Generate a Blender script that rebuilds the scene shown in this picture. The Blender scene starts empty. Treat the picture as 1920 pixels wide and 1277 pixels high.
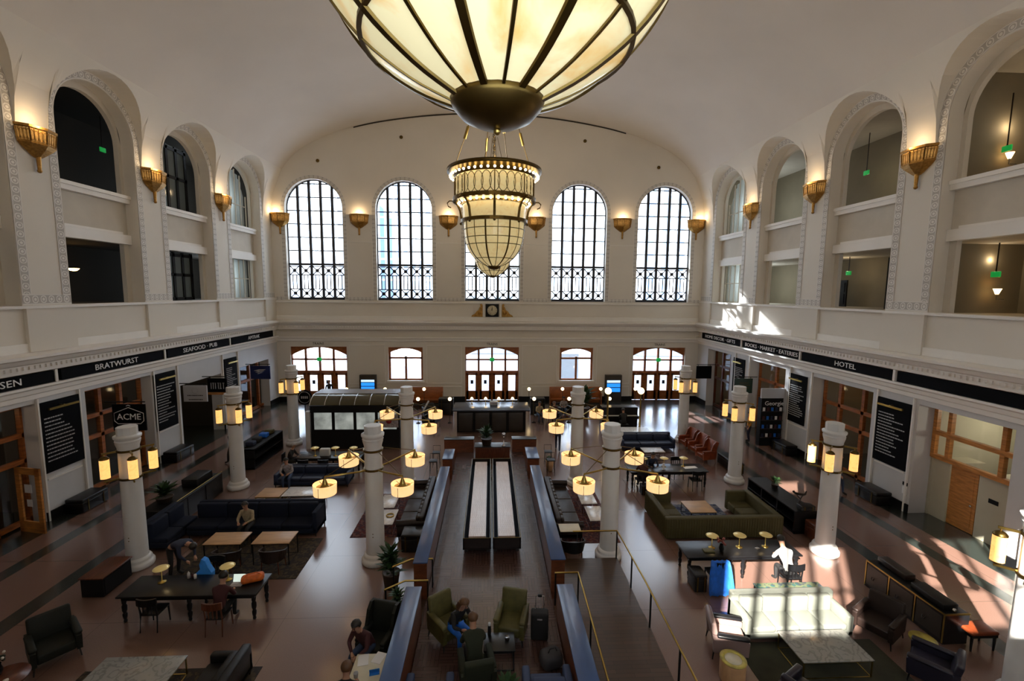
SKY=4.6; SUN=27; SCN=25; CHN=260; EXPO=.48
import bpy, bmesh, math, random
from mathutils import Vector, Matrix, Euler
random.seed(7)
PI = math.pi
SC = bpy.context.scene
COL = SC.collection

# ---------------------------------------------------------------- mesh builder
class MB:
    def __init__(s):
        s.v = []; s.f = []; s.m = []; s.sm = []; s.uv = {}
    def add(s, vs, fs, m=0, smooth=False, uvs=None):
        o = len(s.v); s.v += [tuple(p) for p in vs]
        for k, f in enumerate(fs):
            if uvs: s.uv[len(s.f)] = uvs[k]
            s.f.append([i + o for i in f]); s.m.append(m); s.sm.append(smooth)
        return s
    def box(s, x0, x1, y0, y1, z0, z1, m=0):
        return s.add([(x0,y0,z0),(x1,y0,z0),(x1,y1,z0),(x0,y1,z0),(x0,y0,z1),(x1,y0,z1),(x1,y1,z1),(x0,y1,z1)],
                     [(0,3,2,1),(4,5,6,7),(0,1,5,4),(1,2,6,5),(2,3,7,6),(3,0,4,7)], m)
    def rbox(s, x0, x1, y0, y1, z0, z1, r=.03, seg=2, m=0, M=None):
        bm = bmesh.new(); bmesh.ops.create_cube(bm, size=1)
        for v in bm.verts:
            v.co = Vector(((x0+x1)/2+v.co.x*(x1-x0), (y0+y1)/2+v.co.y*(y1-y0), (z0+z1)/2+v.co.z*(z1-z0)))
        r = min(r, .49*min(x1-x0, y1-y0, z1-z0))
        bmesh.ops.bevel(bm, geom=bm.edges[:], offset=r, segments=seg, profile=.5, affect='EDGES')
        bm.verts.index_update()
        vs = [(M @ v.co if M else v.co.copy()) for v in bm.verts]
        s.add(vs, [[v.index for v in f.verts] for f in bm.faces], m, True); bm.free()
        return s
    def obox(s, c, size, rz=0, m=0, tilt=0, ax='X'):
        M = Matrix.Translation(c) @ Matrix.Rotation(rz, 4, 'Z') @ Matrix.Rotation(tilt, 4, ax)
        t = MB(); a, b, d = size; t.box(-a/2, a/2, -b/2, b/2, -d/2, d/2)
        return s.add([M @ Vector(p) for p in t.v], t.f, m)
    def tube(s, pts, r, n=8, m=0, cap=True, smooth=True):
        pts = [Vector(p) for p in pts]; N = len(pts)
        rs = r if isinstance(r, (list, tuple)) else [r]*N
        vs = []; up = Vector((0,0,1))
        for i, p in enumerate(pts):
            d = (pts[min(i+1,N-1)] - pts[max(i-1,0)])
            d = d.normalized() if d.length > 1e-9 else Vector((0,0,1))
            a = d.cross(up)
            if a.length < 1e-3: a = d.cross(Vector((1,0,0)))
            a.normalize(); b = d.cross(a).normalized()
            for k in range(n):
                t = 2*PI*k/n; vs.append(p + (a*math.cos(t) + b*math.sin(t))*rs[i])
        fs = []
        for i in range(N-1):
            for k in range(n):
                k2 = (k+1) % n; fs.append((i*n+k, i*n+k2, (i+1)*n+k2, (i+1)*n+k))
        s.add(vs, fs, m, smooth)
        if cap: s.add(vs[:n], [tuple(range(n))], m); s.add(vs[-n:], [tuple(reversed(range(n)))], m)
        return s
    def lathe(s, prof, n=20, c=(0,0,0), m=0, smooth=True, a0=0, a1=2*PI, sx=1, sy=1):
        full = abs(a1-a0-2*PI) < 1e-6; K = n if full else n+1
        vs = []
        for r, z in prof:
            for k in range(K):
                t = a0+(a1-a0)*k/n; vs.append((c[0]+sx*r*math.cos(t), c[1]+sy*r*math.sin(t), c[2]+z))
        fs = []
        for i in range(len(prof)-1):
            for k in range(n):
                k2 = (k+1) % K if full else k+1
                fs.append((i*K+k, i*K+k2, (i+1)*K+k2, (i+1)*K+k))
        return s.add(vs, fs, m, smooth)
    def ball(s, c, r, n=12, m=0, sz=None):
        sz = sz or (1,1,1); k = max(5, n//2)
        pr = [(r*math.sin(PI*i/k), -r*math.cos(PI*i/k)*sz[2]) for i in range(k+1)]
        return s.lathe(pr, n, c, m, True, sx=sz[0], sy=sz[1])
    def prism(s, poly, fn, d0, d1, m=0):
        n = len(poly)
        vs = [fn(u, w, d0) for u, w in poly] + [fn(u, w, d1) for u, w in poly]
        fs = [tuple(range(n)), tuple(reversed(range(n, 2*n)))] + [(i, n+i, n+(i+1) % n, (i+1) % n) for i in range(n)]
        return s.add(vs, fs, m)
    def build(s, name, mats, parent=None, kind=None, label=None, loc=None):
        me = bpy.data.meshes.new(name); me.from_pydata(s.v, [], s.f)
        for mt in (mats if isinstance(mats, (list, tuple)) else [mats]): me.materials.append(MAT[mt] if isinstance(mt, str) else mt)
        me.polygons.foreach_set('material_index', s.m); me.polygons.foreach_set('use_smooth', s.sm)
        if s.uv:
            ul = me.uv_layers.new(name='UVMap')
            for fi, uvs in s.uv.items():
                for li, uv in zip(me.polygons[fi].loop_indices, uvs): ul.data[li].uv = uv
        me.validate(); me.update()
        o = bpy.data.objects.new(name, me); COL.objects.link(o)
        if parent: o.parent = parent
        if kind: o['kind'] = kind
        if label: o['label'] = label
        if loc: o.location = loc
        return o

def thing(name, label, cat, loc=(0,0,0), rz=0, group=None):
    o = bpy.data.objects.new(name, None); COL.objects.link(o); o.location = loc; o.rotation_euler = (0,0,rz)
    o.empty_display_size = .2; o['label'] = label; o['category'] = cat
    if group: o['group'] = group
    return o
def tag(o, label, cat, group=None, loc=None, rz=None):
    o['label'] = label; o['category'] = cat
    if group: o['group'] = group
    if loc: o.location = loc
    if rz is not None: o.rotation_euler = (0,0,rz)
    return o
def dup(root, loc=None, rz=None, label=None, group=None):
    def cp(o, parent):
        c = o.copy(); COL.objects.link(c); c.parent = parent
        for ch in list(o.children): cp(ch, c)
        return c
    r = cp(root, None)
    if loc: r.location = loc
    if rz is not None: r.rotation_euler = (0,0,rz)
    if label: r['label'] = label
    if group: r['group'] = group
    return r

# ---------------------------------------------------------------- materials
MAT = {}
def mat(name, col, rough=.5, metal=0, bump=0, bscale=20, var=0, vscale=3, emit=None, es=0, spec=.5, col2=None, coat=0, stretch=None):
    m = bpy.data.materials.new(name); m.use_nodes = True; nt = m.node_tree; N = nt.nodes; L = nt.links
    b = N['Principled BSDF']; b.inputs['Base Color'].default_value = (*col, 1); b.inputs['Roughness'].default_value = rough
    b.inputs['Metallic'].default_value = metal; b.inputs['Specular IOR Level'].default_value = spec
    if coat: b.inputs['Coat Weight'].default_value = coat; b.inputs['Coat Roughness'].default_value = .08
    tc = N.new('ShaderNodeTexCoord'); src = tc.outputs['Object']
    if stretch:
        mp = N.new('ShaderNodeMapping'); mp.inputs['Scale'].default_value = stretch; L.new(src, mp.inputs['Vector']); src = mp.outputs['Vector']
    if var or col2:
        n = N.new('ShaderNodeTexNoise'); n.inputs['Scale'].default_value = vscale; n.inputs['Detail'].default_value = 6; L.new(src, n.inputs['Vector'])
        r = N.new('ShaderNodeValToRGB'); r.color_ramp.elements[0].position = .35; r.color_ramp.elements[1].position = .65
        c2 = col2 or tuple(min(1, c*(1+var)) for c in col); c1 = col if col2 else tuple(c*(1-var) for c in col)
        r.color_ramp.elements[0].color = (*c1, 1); r.color_ramp.elements[1].color = (*c2, 1)
        L.new(n.outputs['Fac'], r.inputs['Fac']); L.new(r.outputs['Color'], b.inputs['Base Color'])
        if emit == 'same': L.new(r.outputs['Color'], b.inputs['Emission Color'])
    if bump:
        n2 = N.new('ShaderNodeTexNoise'); n2.inputs['Scale'].default_value = bscale; n2.inputs['Detail'].default_value = 4; L.new(src, n2.inputs['Vector'])
        bp = N.new('ShaderNodeBump'); bp.inputs['Strength'].default_value = bump; bp.inputs['Distance'].default_value = .02
        L.new(n2.outputs['Fac'], bp.inputs['Height']); L.new(bp.outputs['Normal'], b.inputs['Normal'])
    if emit and es:
        if emit != 'same': b.inputs['Emission Color'].default_value = (*emit, 1)
        b.inputs['Emission Strength'].default_value = es
    MAT[name] = m; return m

mat('plaster', (.70,.655,.58), .85, var=.03, vscale=.35, bump=.08, bscale=6)
mat('ceiling_plaster', (.66,.61,.55), .9, var=.035, vscale=.25, bump=.06, bscale=5)
mat('white_trim', (.78,.75,.70), .6, var=.02, vscale=1)
mat('spandrel', (.56,.51,.43), .8, var=.04, vscale=1.5)
mat('white_panel', (.56,.56,.56), .5, var=.03, vscale=1)
mat('column_white', (.66,.66,.65), .4, var=.03, vscale=2)
mat('black_board', (.003,.0035,.005), .7, spec=.08)
mat('matte_black', (.004,.004,.005), .6, spec=.25)
mat('iron', (.012,.014,.022), .45)
mat('sign_text', (.85,.85,.85), .6)
mat('chalk', (.42,.42,.42), .8)
mat('brass', (.40,.28,.08), .28, 1, var=.1, vscale=6)
mat('dark_brass', (.13,.085,.025), .38, 1, var=.15, vscale=4)
mat('gilt', (.36,.19,.045), .38, .85, var=.25, vscale=14, bump=.35, bscale=30)
mat('orange_wood', (.30,.088,.017), .4, var=.3, vscale=2.5, stretch=(1,1,6))
mat('light_wood', (.48,.20,.05), .4, var=.25, vscale=2.5, stretch=(1,1,6))
mat('red_wood', (.10,.028,.012), .32, var=.35, vscale=3, stretch=(6,1,1))
mat('dark_wood', (.016,.009,.007), .35, var=.35, vscale=3, stretch=(1,5,1))
mat('brown_panel', (.028,.022,.017), .4, var=.2, vscale=2)
mat('ebony', (.006,.006,.007), .3, spec=.35, var=.2, vscale=4)
mat('bench_blue_sky_sheen', (.022,.065,.19), .3, coat=.15, var=.08, vscale=1.5)  # bluish reflection of the sky is put into the base colour
mat('walnut_edge', (.14,.042,.016), .4, var=.3, vscale=4, stretch=(1,.4,3))
mat('oak_top', (.50,.30,.15), .4, var=.15, vscale=3, stretch=(.6,4,1))
mat('navy_fabric', (.006,.010,.024), .8, spec=.25, bump=.1, bscale=80)
mat('navy_velvet', (.012,.022,.055), .55)
mat('black_leather', (.006,.006,.007), .42, spec=.3, bump=.1, bscale=40)
mat('brown_leather', (.020,.012,.010), .42, spec=.35, bump=.15, bscale=40, var=.2)
mat('cognac', (.20,.040,.012), .33, var=.25, vscale=5)
mat('olive', (.062,.052,.015), .75, bump=.1, bscale=60, var=.1)
mat('olive_velvet', (.078,.068,.018), .6, var=.25, vscale=5)
mat('dark_green', (.009,.011,.008), .6, spec=.3, var=.2)
mat('cream_leather', (.17,.18,.155), .38, var=.04)
mat('blush_leather', (.24,.165,.15), .38, var=.05)
mat('stripe_leather', (.014,.013,.026), .4, spec=.4)
mat('blue_cloth', (.012,.14,.62), .7, var=.15, vscale=8)
mat('light_blue_cloth', (.03,.25,.75), .7, var=.1, vscale=8)
mat('white_cloth', (.5,.5,.5), .8)
mat('white_paper', (.8,.8,.8), .7)
mat('screen_glow', (.8,.9,.8), .4, emit=(.8,.95,.85), es=.5)
mat('cream_top', (.66,.62,.48), .4, var=.06)
mat('yellow_shell', (.45,.38,.08), .4, var=.3, vscale=6)
mat('leaf', (.018,.055,.014), .5, var=.4, vscale=9)
mat('terracotta', (.06,.04,.03), .6)
mat('green_rug', (.025,.024,.012), .95, var=.3, vscale=2)
mat('globe', (1,.9,.65), .3, emit=(1,.72,.36), es=5)
mat('bulb', (1,.95,.8), .3, emit=(1,.78,.45), es=9)
mat('candle', (1,.8,.5), .3, emit=(1,.62,.25), es=6)
mat('exit_green', (.02,.5,.1), .4, emit=(.02,.6,.10), es=.22)
mat('display_blue', (.02,.2,.7), .3, emit=(.02,.26,.9), es=.9)
mat('display_white', (.7,.8,.9), .3, emit=(.6,.8,1), es=.8)
mat('amtrak_blue', (.006,.014,.085), .4)
mat('sign_green', (.008,.03,.015), .4)
mat('sign_grey', (.5,.5,.52), .5)
mat('pale_wall', (.50,.47,.36), .8, var=.04, vscale=1)
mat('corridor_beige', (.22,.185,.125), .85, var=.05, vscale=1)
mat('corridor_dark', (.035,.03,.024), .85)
mat('clock_face', (.62,.55,.38), .5)
mat('skin', (.42,.22,.14), .55); mat('skin_tan', (.30,.15,.09), .55)
mat('hair_dark', (.012,.009,.007), .5); mat('hair_brown', (.10,.045,.018), .5); mat('hair_grey', (.35,.33,.32), .6)
mat('jeans', (.03,.05,.10), .8); mat('cloth_black', (.009,.009,.010), .8); mat('cloth_red', (.10,.012,.014), .8)
mat('cloth_grey', (.30,.27,.28), .8, var=.3, vscale=12); mat('cloth_beige', (.33,.27,.17), .9, var=.2, vscale=10)
mat('cloth_green', (.013,.017,.006), .85); mat('cloth_maroon', (.05,.010,.012), .8); mat('cloth_amber', (.45,.19,.02), .8)
mat('orange_bag', (.62,.13,.015), .6, var=.25, vscale=9); mat('cloth_navy', (.012,.018,.045), .8)
mat('petal_red', (.25,.01,.012), .6); mat('petal_white', (.65,.6,.55), .6); mat('bronze', (.03,.022,.018), .35, .7)
mat('steel', (.5,.5,.52), .25, 1)
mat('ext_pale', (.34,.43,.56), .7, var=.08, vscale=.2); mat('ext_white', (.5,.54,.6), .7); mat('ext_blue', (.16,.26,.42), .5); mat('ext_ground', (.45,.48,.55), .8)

def nt_of(name, rough=.5):
    m = bpy.data.materials.new(name); m.use_nodes = True; MAT[name] = m
    b = m.node_tree.nodes['Principled BSDF']; b.inputs['Roughness'].default_value = rough
    return m, m.node_tree.nodes, m.node_tree.links, b
def math_(N, L, op, a, b=None):
    n = N.new('ShaderNodeMath'); n.operation = op
    for i, x in enumerate((a, b)):
        if x is None: continue
        if isinstance(x, (int, float)): n.inputs[i].default_value = x
        else: L.new(x, n.inputs[i])
    return n.outputs[0]
def mix(N, L, fac, a, b):
    n = N.new('ShaderNodeMix'); n.data_type = 'RGBA'
    for s_, x in ((n.inputs[0], fac), (n.inputs[6], a), (n.inputs[7], b)):
        if isinstance(x, tuple): s_.default_value = (*x, 1)
        elif isinstance(x, (int, float)): s_.default_value = x
        else: L.new(x, s_)
    return n.outputs[2]

# polished terrazzo floor with dark inlaid bands and panel joints
m, N, L, b = nt_of('terrazzo', .3)
tc = N.new('ShaderNodeTexCoord'); sx = N.new('ShaderNodeSeparateXYZ'); L.new(tc.outputs['Object'], sx.inputs[0])
ax = math_(N, L, 'ABSOLUTE', sx.outputs[0])
def band(src, c, w): return math_(N, L, 'LESS_THAN', math_(N, L, 'ABSOLUTE', math_(N, L, 'SUBTRACT', src, c)), w)
n1 = N.new('ShaderNodeTexNoise'); n1.inputs['Scale'].default_value = 60; n1.inputs['Detail'].default_value = 3; L.new(tc.outputs['Object'], n1.inputs['Vector'])
n2 = N.new('ShaderNodeTexNoise'); n2.inputs['Scale'].default_value = .45; n2.inputs['Detail'].default_value = 5; L.new(tc.outputs['Object'], n2.inputs['Vector'])
base = mix(N, L, n1.outputs['Fac'], (.135,.074,.058), (.22,.134,.106))
st = math_(N, L, 'MAXIMUM', band(ax, 14.68, .23), band(ax, 12.47, .26))
st = math_(N, L, 'MAXIMUM', st, math_(N, L, 'GREATER_THAN', ax, 15.75))
st = math_(N, L, 'MAXIMUM', st, math_(N, L, 'GREATER_THAN', sx.outputs[1], 32.4))
my = math_(N, L, 'MODULO', sx.outputs[1], 2.82)
jt = math_(N, L, 'LESS_THAN', my, .018)
mx = math_(N, L, 'MODULO', math_(N, L, 'ADD', sx.outputs[0], 40), 2.3)
jt = math_(N, L, 'MAXIMUM', jt, math_(N, L, 'LESS_THAN', mx, .014))
cc = mix(N, L, math_(N, L, 'MULTIPLY', jt, .55), base, (.05,.03,.025))
cc = mix(N, L, st, cc, mix(N, L, n1.outputs['Fac'], (.010,.013,.012), (.035,.045,.04)))
L.new(cc, b.inputs['Base Color']); b.inputs['Roughness'].default_value = .22; b.inputs['Coat Weight'].default_value = .8; b.inputs['Coat Roughness'].default_value = .16

def plank_mat(name, c1, c2, w, along='Y', herring=False, rough=.3):
    m, N, L, b = nt_of(name, rough)
    tc = N.new('ShaderNodeTexCoord')
    br = N.new('ShaderNodeTexBrick'); mp = N.new('ShaderNodeMapping'); L.new(tc.outputs['Object'], mp.inputs['Vector'])
    mp.inputs['Rotation'].default_value = (0, 0, PI/2 if along == 'Y' else 0)
    br.inputs['Scale'].default_value = 1; br.inputs['Brick Width'].default_value = w*7; br.inputs['Row Height'].default_value = w
    br.inputs['Mortar Size'].default_value = .004; br.inputs['Color1'].default_value = (*c1, 1); br.inputs['Color2'].default_value = (*c2, 1)
    br.inputs['Mortar'].default_value = (c1[0]*.3, c1[1]*.3, c1[2]*.3, 1)
    v = mp.outputs['Vector']
    if herring:  # basket-weave squares: alternate the board direction
        ck = N.new('ShaderNodeTexChecker'); ck.inputs['Scale'].default_value = 1/.62; L.new(tc.outputs['Object'], ck.inputs['Vector'])
        m2 = N.new('ShaderNodeMapping'); L.new(tc.outputs['Object'], m2.inputs['Vector'])
        mx = N.new('ShaderNodeMix'); mx.data_type = 'VECTOR'; L.new(ck.outputs['Fac'], mx.inputs[0]); L.new(v, mx.inputs[4]); L.new(m2.outputs['Vector'], mx.inputs[5]); v = mx.outputs[1]
    L.new(v, br.inputs['Vector'])
    n = N.new('ShaderNodeTexNoise'); n.inputs['Scale'].default_value = 1.3; n.inputs['Detail'].default_value = 6; L.new(tc.outputs['Object'], n.inputs['Vector'])
    L.new(mix(N, L, math_(N, L, 'MULTIPLY', n.outputs['Fac'], .5), br.outputs['Color'], tuple(c*.45 for c in c1)), b.inputs['Base Color'])
    return m
plank_mat('parquet', (.082,.044,.038), (.110,.062,.052), .09, herring=True, rough=.22)
plank_mat('ramp_boards', (.055,.030,.017), (.085,.046,.025), .11, along='X', rough=.4)
plank_mat('maple', (.70,.50,.40), (.76,.57,.46), .035, rough=.22)

def marble(name, a, bb, sc):
    m, N, L, b = nt_of(name, .18)
    tc = N.new('ShaderNodeTexCoord'); w = N.new('ShaderNodeTexWave'); w.inputs['Scale'].default_value = sc; w.inputs['Distortion'].default_value = 22; w.inputs['Detail Scale'].default_value = 2.2; w.inputs['Detail'].default_value = 5
    mp = N.new('ShaderNodeMapping'); mp.inputs['Rotation'].default_value = (0,0,.6); L.new(tc.outputs['Object'], mp.inputs['Vector']); L.new(mp.outputs['Vector'], w.inputs['Vector'])
    r = N.new('ShaderNodeValToRGB'); r.color_ramp.elements[0].position = .0; r.color_ramp.elements[0].color = (*bb, 1); r.color_ramp.elements[1].position = .35; r.color_ramp.elements[1].color = (*a, 1)
    L.new(w.outputs['Fac'], r.inputs['Fac']); L.new(r.outputs['Color'], b.inputs['Base Color'])
marble('marble', (.27,.265,.245), (.19,.185,.175), 1.1); marble('white_marble', (.72,.72,.72), (.6,.6,.62), .8)

# alabaster glass of the chandeliers: glows from the lamps inside
def alabaster(name, c1, c2, es, sc=2.2):
    m, N, L, b = nt_of(name, .22)
    tc = N.new('ShaderNodeTexCoord'); n = N.new('ShaderNodeTexNoise'); n.inputs['Scale'].default_value = sc; n.inputs['Detail'].default_value = 7; n.inputs['Distortion'].default_value = 1.2
    L.new(tc.outputs['Object'], n.inputs['Vector'])
    r = N.new('ShaderNodeValToRGB'); r.color_ramp.elements[0].position = .47; r.color_ramp.elements[0].color = (*c1, 1); r.color_ramp.elements[1].position = .68; r.color_ramp.elements[1].color = (*c2, 1)
    L.new(n.outputs['Fac'], r.inputs['Fac']); L.new(r.outputs['Color'], b.inputs['Base Color']); L.new(r.outputs['Color'], b.inputs['Emission Color']); b.inputs['Emission Strength'].default_value = es
alabaster('alabaster', (.86,.76,.45), (.78,.50,.17), .40)
alabaster('alabaster_far', (.70,.56,.27), (.66,.48,.21), .38, 5)
alabaster('lantern_glass', (1,.55,.17), (1,.48,.13), .80, 8)
alabaster('drum_glass', (1,.68,.32), (1,.60,.26), .66, 8)

# clear pane: mostly transparent with a weak reflection
m = bpy.data.materials.new('pane'); m.use_nodes = True; MAT['pane'] = m; N = m.node_tree.nodes; L = m.node_tree.links
for n in list(N):
    if n.type != 'OUTPUT_MATERIAL': N.remove(n)
out = [n for n in N if n.type == 'OUTPUT_MATERIAL'][0]
tr = N.new('ShaderNodeBsdfTransparent'); tr.inputs['Color'].default_value = (.94,.97,1,1); gl = N.new('ShaderNodeBsdfGlossy'); gl.inputs['Roughness'].default_value = .05
ms = N.new('ShaderNodeMixShader'); ms.inputs[0].default_value = .06; L.new(tr.outputs[0], ms.inputs[1]); L.new(gl.outputs[0], ms.inputs[2]); L.new(ms.outputs[0], out.inputs['Surface'])

m = bpy.data.materials.new('curtain'); m.use_nodes = True; MAT['curtain'] = m; N = m.node_tree.nodes; L = m.node_tree.links
b_ = N['Principled BSDF']; b_.inputs['Base Color'].default_value = (.62,.68,.68,1); b_.inputs['Roughness'].default_value = .9
tl = N.new('ShaderNodeBsdfTranslucent'); tl.inputs['Color'].default_value = (.62,.68,.68,1); ms = N.new('ShaderNodeMixShader'); ms.inputs[0].default_value = .5
L.new(b_.outputs[0], ms.inputs[1]); L.new(tl.outputs[0], ms.inputs[2]); L.new(ms.outputs[0], N['Material Output'].inputs['Surface'])

# ornamental plaster border (uses UVs: u runs along the band in metres, v across 0..1)
def border(name, lo, hi, per):
    m, N, L, b = nt_of(name, .8)
    uv = N.new('ShaderNodeUVMap'); s = N.new('ShaderNodeSeparateXYZ'); L.new(uv.outputs[0], s.inputs[0])
    u = math_(N, L, 'MULTIPLY', s.outputs[0], PI/per); v = math_(N, L, 'MULTIPLY', s.outputs[1], PI)
    a = math_(N, L, 'ABSOLUTE', math_(N, L, 'SINE', u)); c = math_(N, L, 'SINE', v)
    d = math_(N, L, 'MULTIPLY', a, c)
    ring = math_(N, L, 'LESS_THAN', math_(N, L, 'ABSOLUTE', math_(N, L, 'SUBTRACT', d, .52)), .13)
    core = math_(N, L, 'GREATER_THAN', d, .88)
    e1 = math_(N, L, 'GREATER_THAN', math_(N, L, 'ABSOLUTE', math_(N, L, 'SUBTRACT', s.outputs[1], .5)), .41)
    hi_ = math_(N, L, 'MAXIMUM', math_(N, L, 'MAXIMUM', ring, core), e1)
    n = N.new('ShaderNodeTexNoise'); n.inputs['Scale'].default_value = 30
    L.new(mix(N, L, hi_, lo, hi), b.inputs['Base Color'])
    bp = N.new('ShaderNodeBump'); bp.inputs['Distance'].default_value = .03; bp.inputs['Strength'].default_value = .6; L.new(hi_, bp.inputs['Height']); L.new(bp.outputs[0], b.inputs['Normal'])
border('border_band', (.46,.43,.39), (.74,.71,.66), .30)
def rug(name, c1, c2, c3, sc):
    m, N, L, b = nt_of(name, .95)
    tc = N.new('ShaderNodeTexCoord'); vo = N.new('ShaderNodeTexVoronoi'); vo.inputs['Scale'].default_value = sc; L.new(tc.outputs['Object'], vo.inputs['Vector'])
    n = N.new('ShaderNodeTexNoise'); n.inputs['Scale'].default_value = sc*1.7; L.new(tc.outputs['Object'], n.inputs['Vector'])
    f = math_(N, L, 'GREATER_THAN', vo.outputs['Distance'], .42); g = math_(N, L, 'GREATER_THAN', n.outputs['Fac'], .55)
    L.new(mix(N, L, g, mix(N, L, f, c1, c2), c3), b.inputs['Base Color'])
rug('red_rug', (.09,.014,.014), (.05,.02,.03), (.14,.06,.05), 5)
rug('blue_rug', (.015,.025,.06), (.14,.15,.18), (.02,.03,.08), 4)
rug('brown_rug', (.045,.028,.012), (.02,.015,.012), (.06,.04,.02), 5)
rug('teal_pattern', (.015,.07,.065), (.10,.12,.06), (.03,.04,.05), 6)

# ---------------------------------------------------------------- camera
yaw, pitch, roll = .0475, .1083, .009
fw = Vector((math.sin(yaw)*math.cos(pitch), math.cos(yaw)*math.cos(pitch), -math.sin(pitch)))
rt = Vector((math.cos(yaw), -math.sin(yaw), 0)); up = rt.cross(fw)
c_, s_ = math.cos(roll), math.sin(roll)
R_ = rt*c_ + up*s_; U_ = up*c_ - rt*s_
cam = bpy.data.cameras.new('camera'); cam.sensor_width = 36; cam.lens = 848.76/1920*36; cam.clip_start = .05; cam.clip_end = 400
co = bpy.data.objects.new('camera', cam); COL.objects.link(co)
co.matrix_world = Matrix(((R_.x, U_.x, -fw.x, -.1175), (R_.y, U_.y, -fw.y, 0), (R_.z, U_.z, -fw.z, 8.6), (0,0,0,1)))
SC.camera = co
# ---------------------------------------------------------------- the hall
W = 16.42; YN, YF = -.45, 35.1
BAYS = [31.44 - 5.64*i for i in range(6)]; PIERS = [34.26 - 5.64*i for i in range(7)]
BAYS0, PIERS0 = BAYS, PIERS
PROF = [(W,5),(W,8),(16.42,11),(16.42,13.0),(16.39,14.4),(16.15,15.8),(15.50,17.35),(14.8,18.2),(13.8,19.0),(12.3,19.75),(10.1,20.5),(7.5,21.05),(4,21.5),(0,21.7)]
def XZ(z):
    for (a, za), (b, zb) in zip(PROF, PROF[1:]):
        if z <= zb: return a + (b-a)*max(0, (z-za))/(zb-za)
    return 0
def smoothprof(P, k=4):
    out = []
    for i in range(len(P)-1):
        p0 = P[max(i-1,0)]; p1 = P[i]; p2 = P[i+1]; p3 = P[min(i+2, len(P)-1)]
        if i == len(P)-2: p3 = (-P[-2][0], P[-2][1])
        for j in range(k):
            t = j/k
            out.append(tuple(.5*((2*p1[q])+(-p0[q]+p2[q])*t+(2*p0[q]-5*p1[q]+4*p2[q]-p3[q])*t*t+(-p0[q]+3*p1[q]-3*p2[q]+p3[q])*t**3) for q in (0,1)))
    out.append(P[-1]); return out
def op_rect(a, b, z0, z1): return dict(a=a, b=b, z0=z0, top=lambda u: z1, arch=False, z1=z1)
def op_arch(a, b, z0, zs):
    c = (a+b)/2; r = (b-a)/2
    return dict(a=a, b=b, z0=z0, top=lambda u: zs + math.sqrt(max(0, r*r-(u-c)**2)), arch=True, c=c, r=r, zs=zs)
def wall_cols(mb, fn, u0, u1, z0, zt, ops, m=0, curved=False, step=None):
    ks = {round(u0,4), round(u1,4)}
    for o in ops:
        ks |= {round(o['a'],4), round(o['b'],4)}
        if o['arch']:
            for k in range(1, 20): ks.add(round(o['c'] - o['r']*math.cos(PI*k/20), 4))
    if step:
        u = u0
        while u < u1: ks.add(round(u,4)); u += step
    ks = sorted(k for k in ks if u0-1e-6 <= k <= u1+1e-6)
    for a, b in zip(ks, ks[1:]):
        if b-a < 1e-4: continue
        mid = (a+b)/2; cur = [(z0, z0)]
        seq = []
        lo = (z0, z0)
        for o in sorted([o for o in ops if o['a'] < mid < o['b']], key=lambda o: o['z0']):
            seq.append((lo, (o['z0'], o['z0']))); lo = (o['top'](a), o['top'](b))
        seq.append((lo, (zt(a), zt(b))))
        for (l0, l1), (h0, h1) in seq:
            if max(h0-l0, h1-l1) < 1e-4: continue
            n = max(1, int(max(h0-l0, h1-l1)/.8)) if curved else 1
            for k in range(n):
                t0, t1 = k/n, (k+1)/n
                mb.add([fn(a, l0+(h0-l0)*t0), fn(b, l1+(h1-l1)*t0), fn(b, l1+(h1-l1)*t1), fn(a, l0+(h0-l0)*t1)], [(0,1,2,3)], m)
def outline(o, sill=True):
    pts = [(o['a'], o['z0'])]
    if o['arch']:
        pts += [(o['c']-o['r']*math.cos(PI*k/24), o['zs']+o['r']*math.sin(PI*k/24)) for k in range(25)]
    else: pts += [(o['a'], o['z1']), (o['b'], o['z1'])]
    pts.append((o['b'], o['z0'])); return pts
def reveal(mb, o, f0, f1, m=0, sill=True):
    p = outline(o); q = []
    for (ua, za), (ub, zb) in zip(p, p[1:]):
        n = max(1, int(abs(zb-za)/1.2))
        for k in range(n): q.append((ua+(ub-ua)*k/n, za+(zb-za)*k/n))
    q.append(p[-1])
    if sill: q.append(p[0])
    for (ua, za), (ub, zb) in zip(q, q[1:]): mb.add([f0(ua, za), f0(ub, zb), f1(ub, zb), f1(ua, za)], [(0,1,2,3)], m)

# floor
mb = MB(); mb.box(-21.2, 21.2, YN-.3, 36, -.2, 0); mb.build('floor', 'terrazzo', kind='structure')
# ceiling vault
SP = smoothprof(PROF[6:]); full = [(-x, z) for x, z in SP] + [(x, z) for x, z in reversed(SP[:-1])]
mb = MB(); ys = [YN + (YF-YN)*k/12 for k in range(13)]
vs = [(x, y, z) for y in ys for x, z in full]; n = len(full)
mb.add(vs, [(j*n+i, j*n+i+1, (j+1)*n+i+1, (j+1)*n+i) for j in range(12) for i in range(n-1)], 0, True)
mb.build('ceiling', 'ceiling_plaster', kind='structure')

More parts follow.
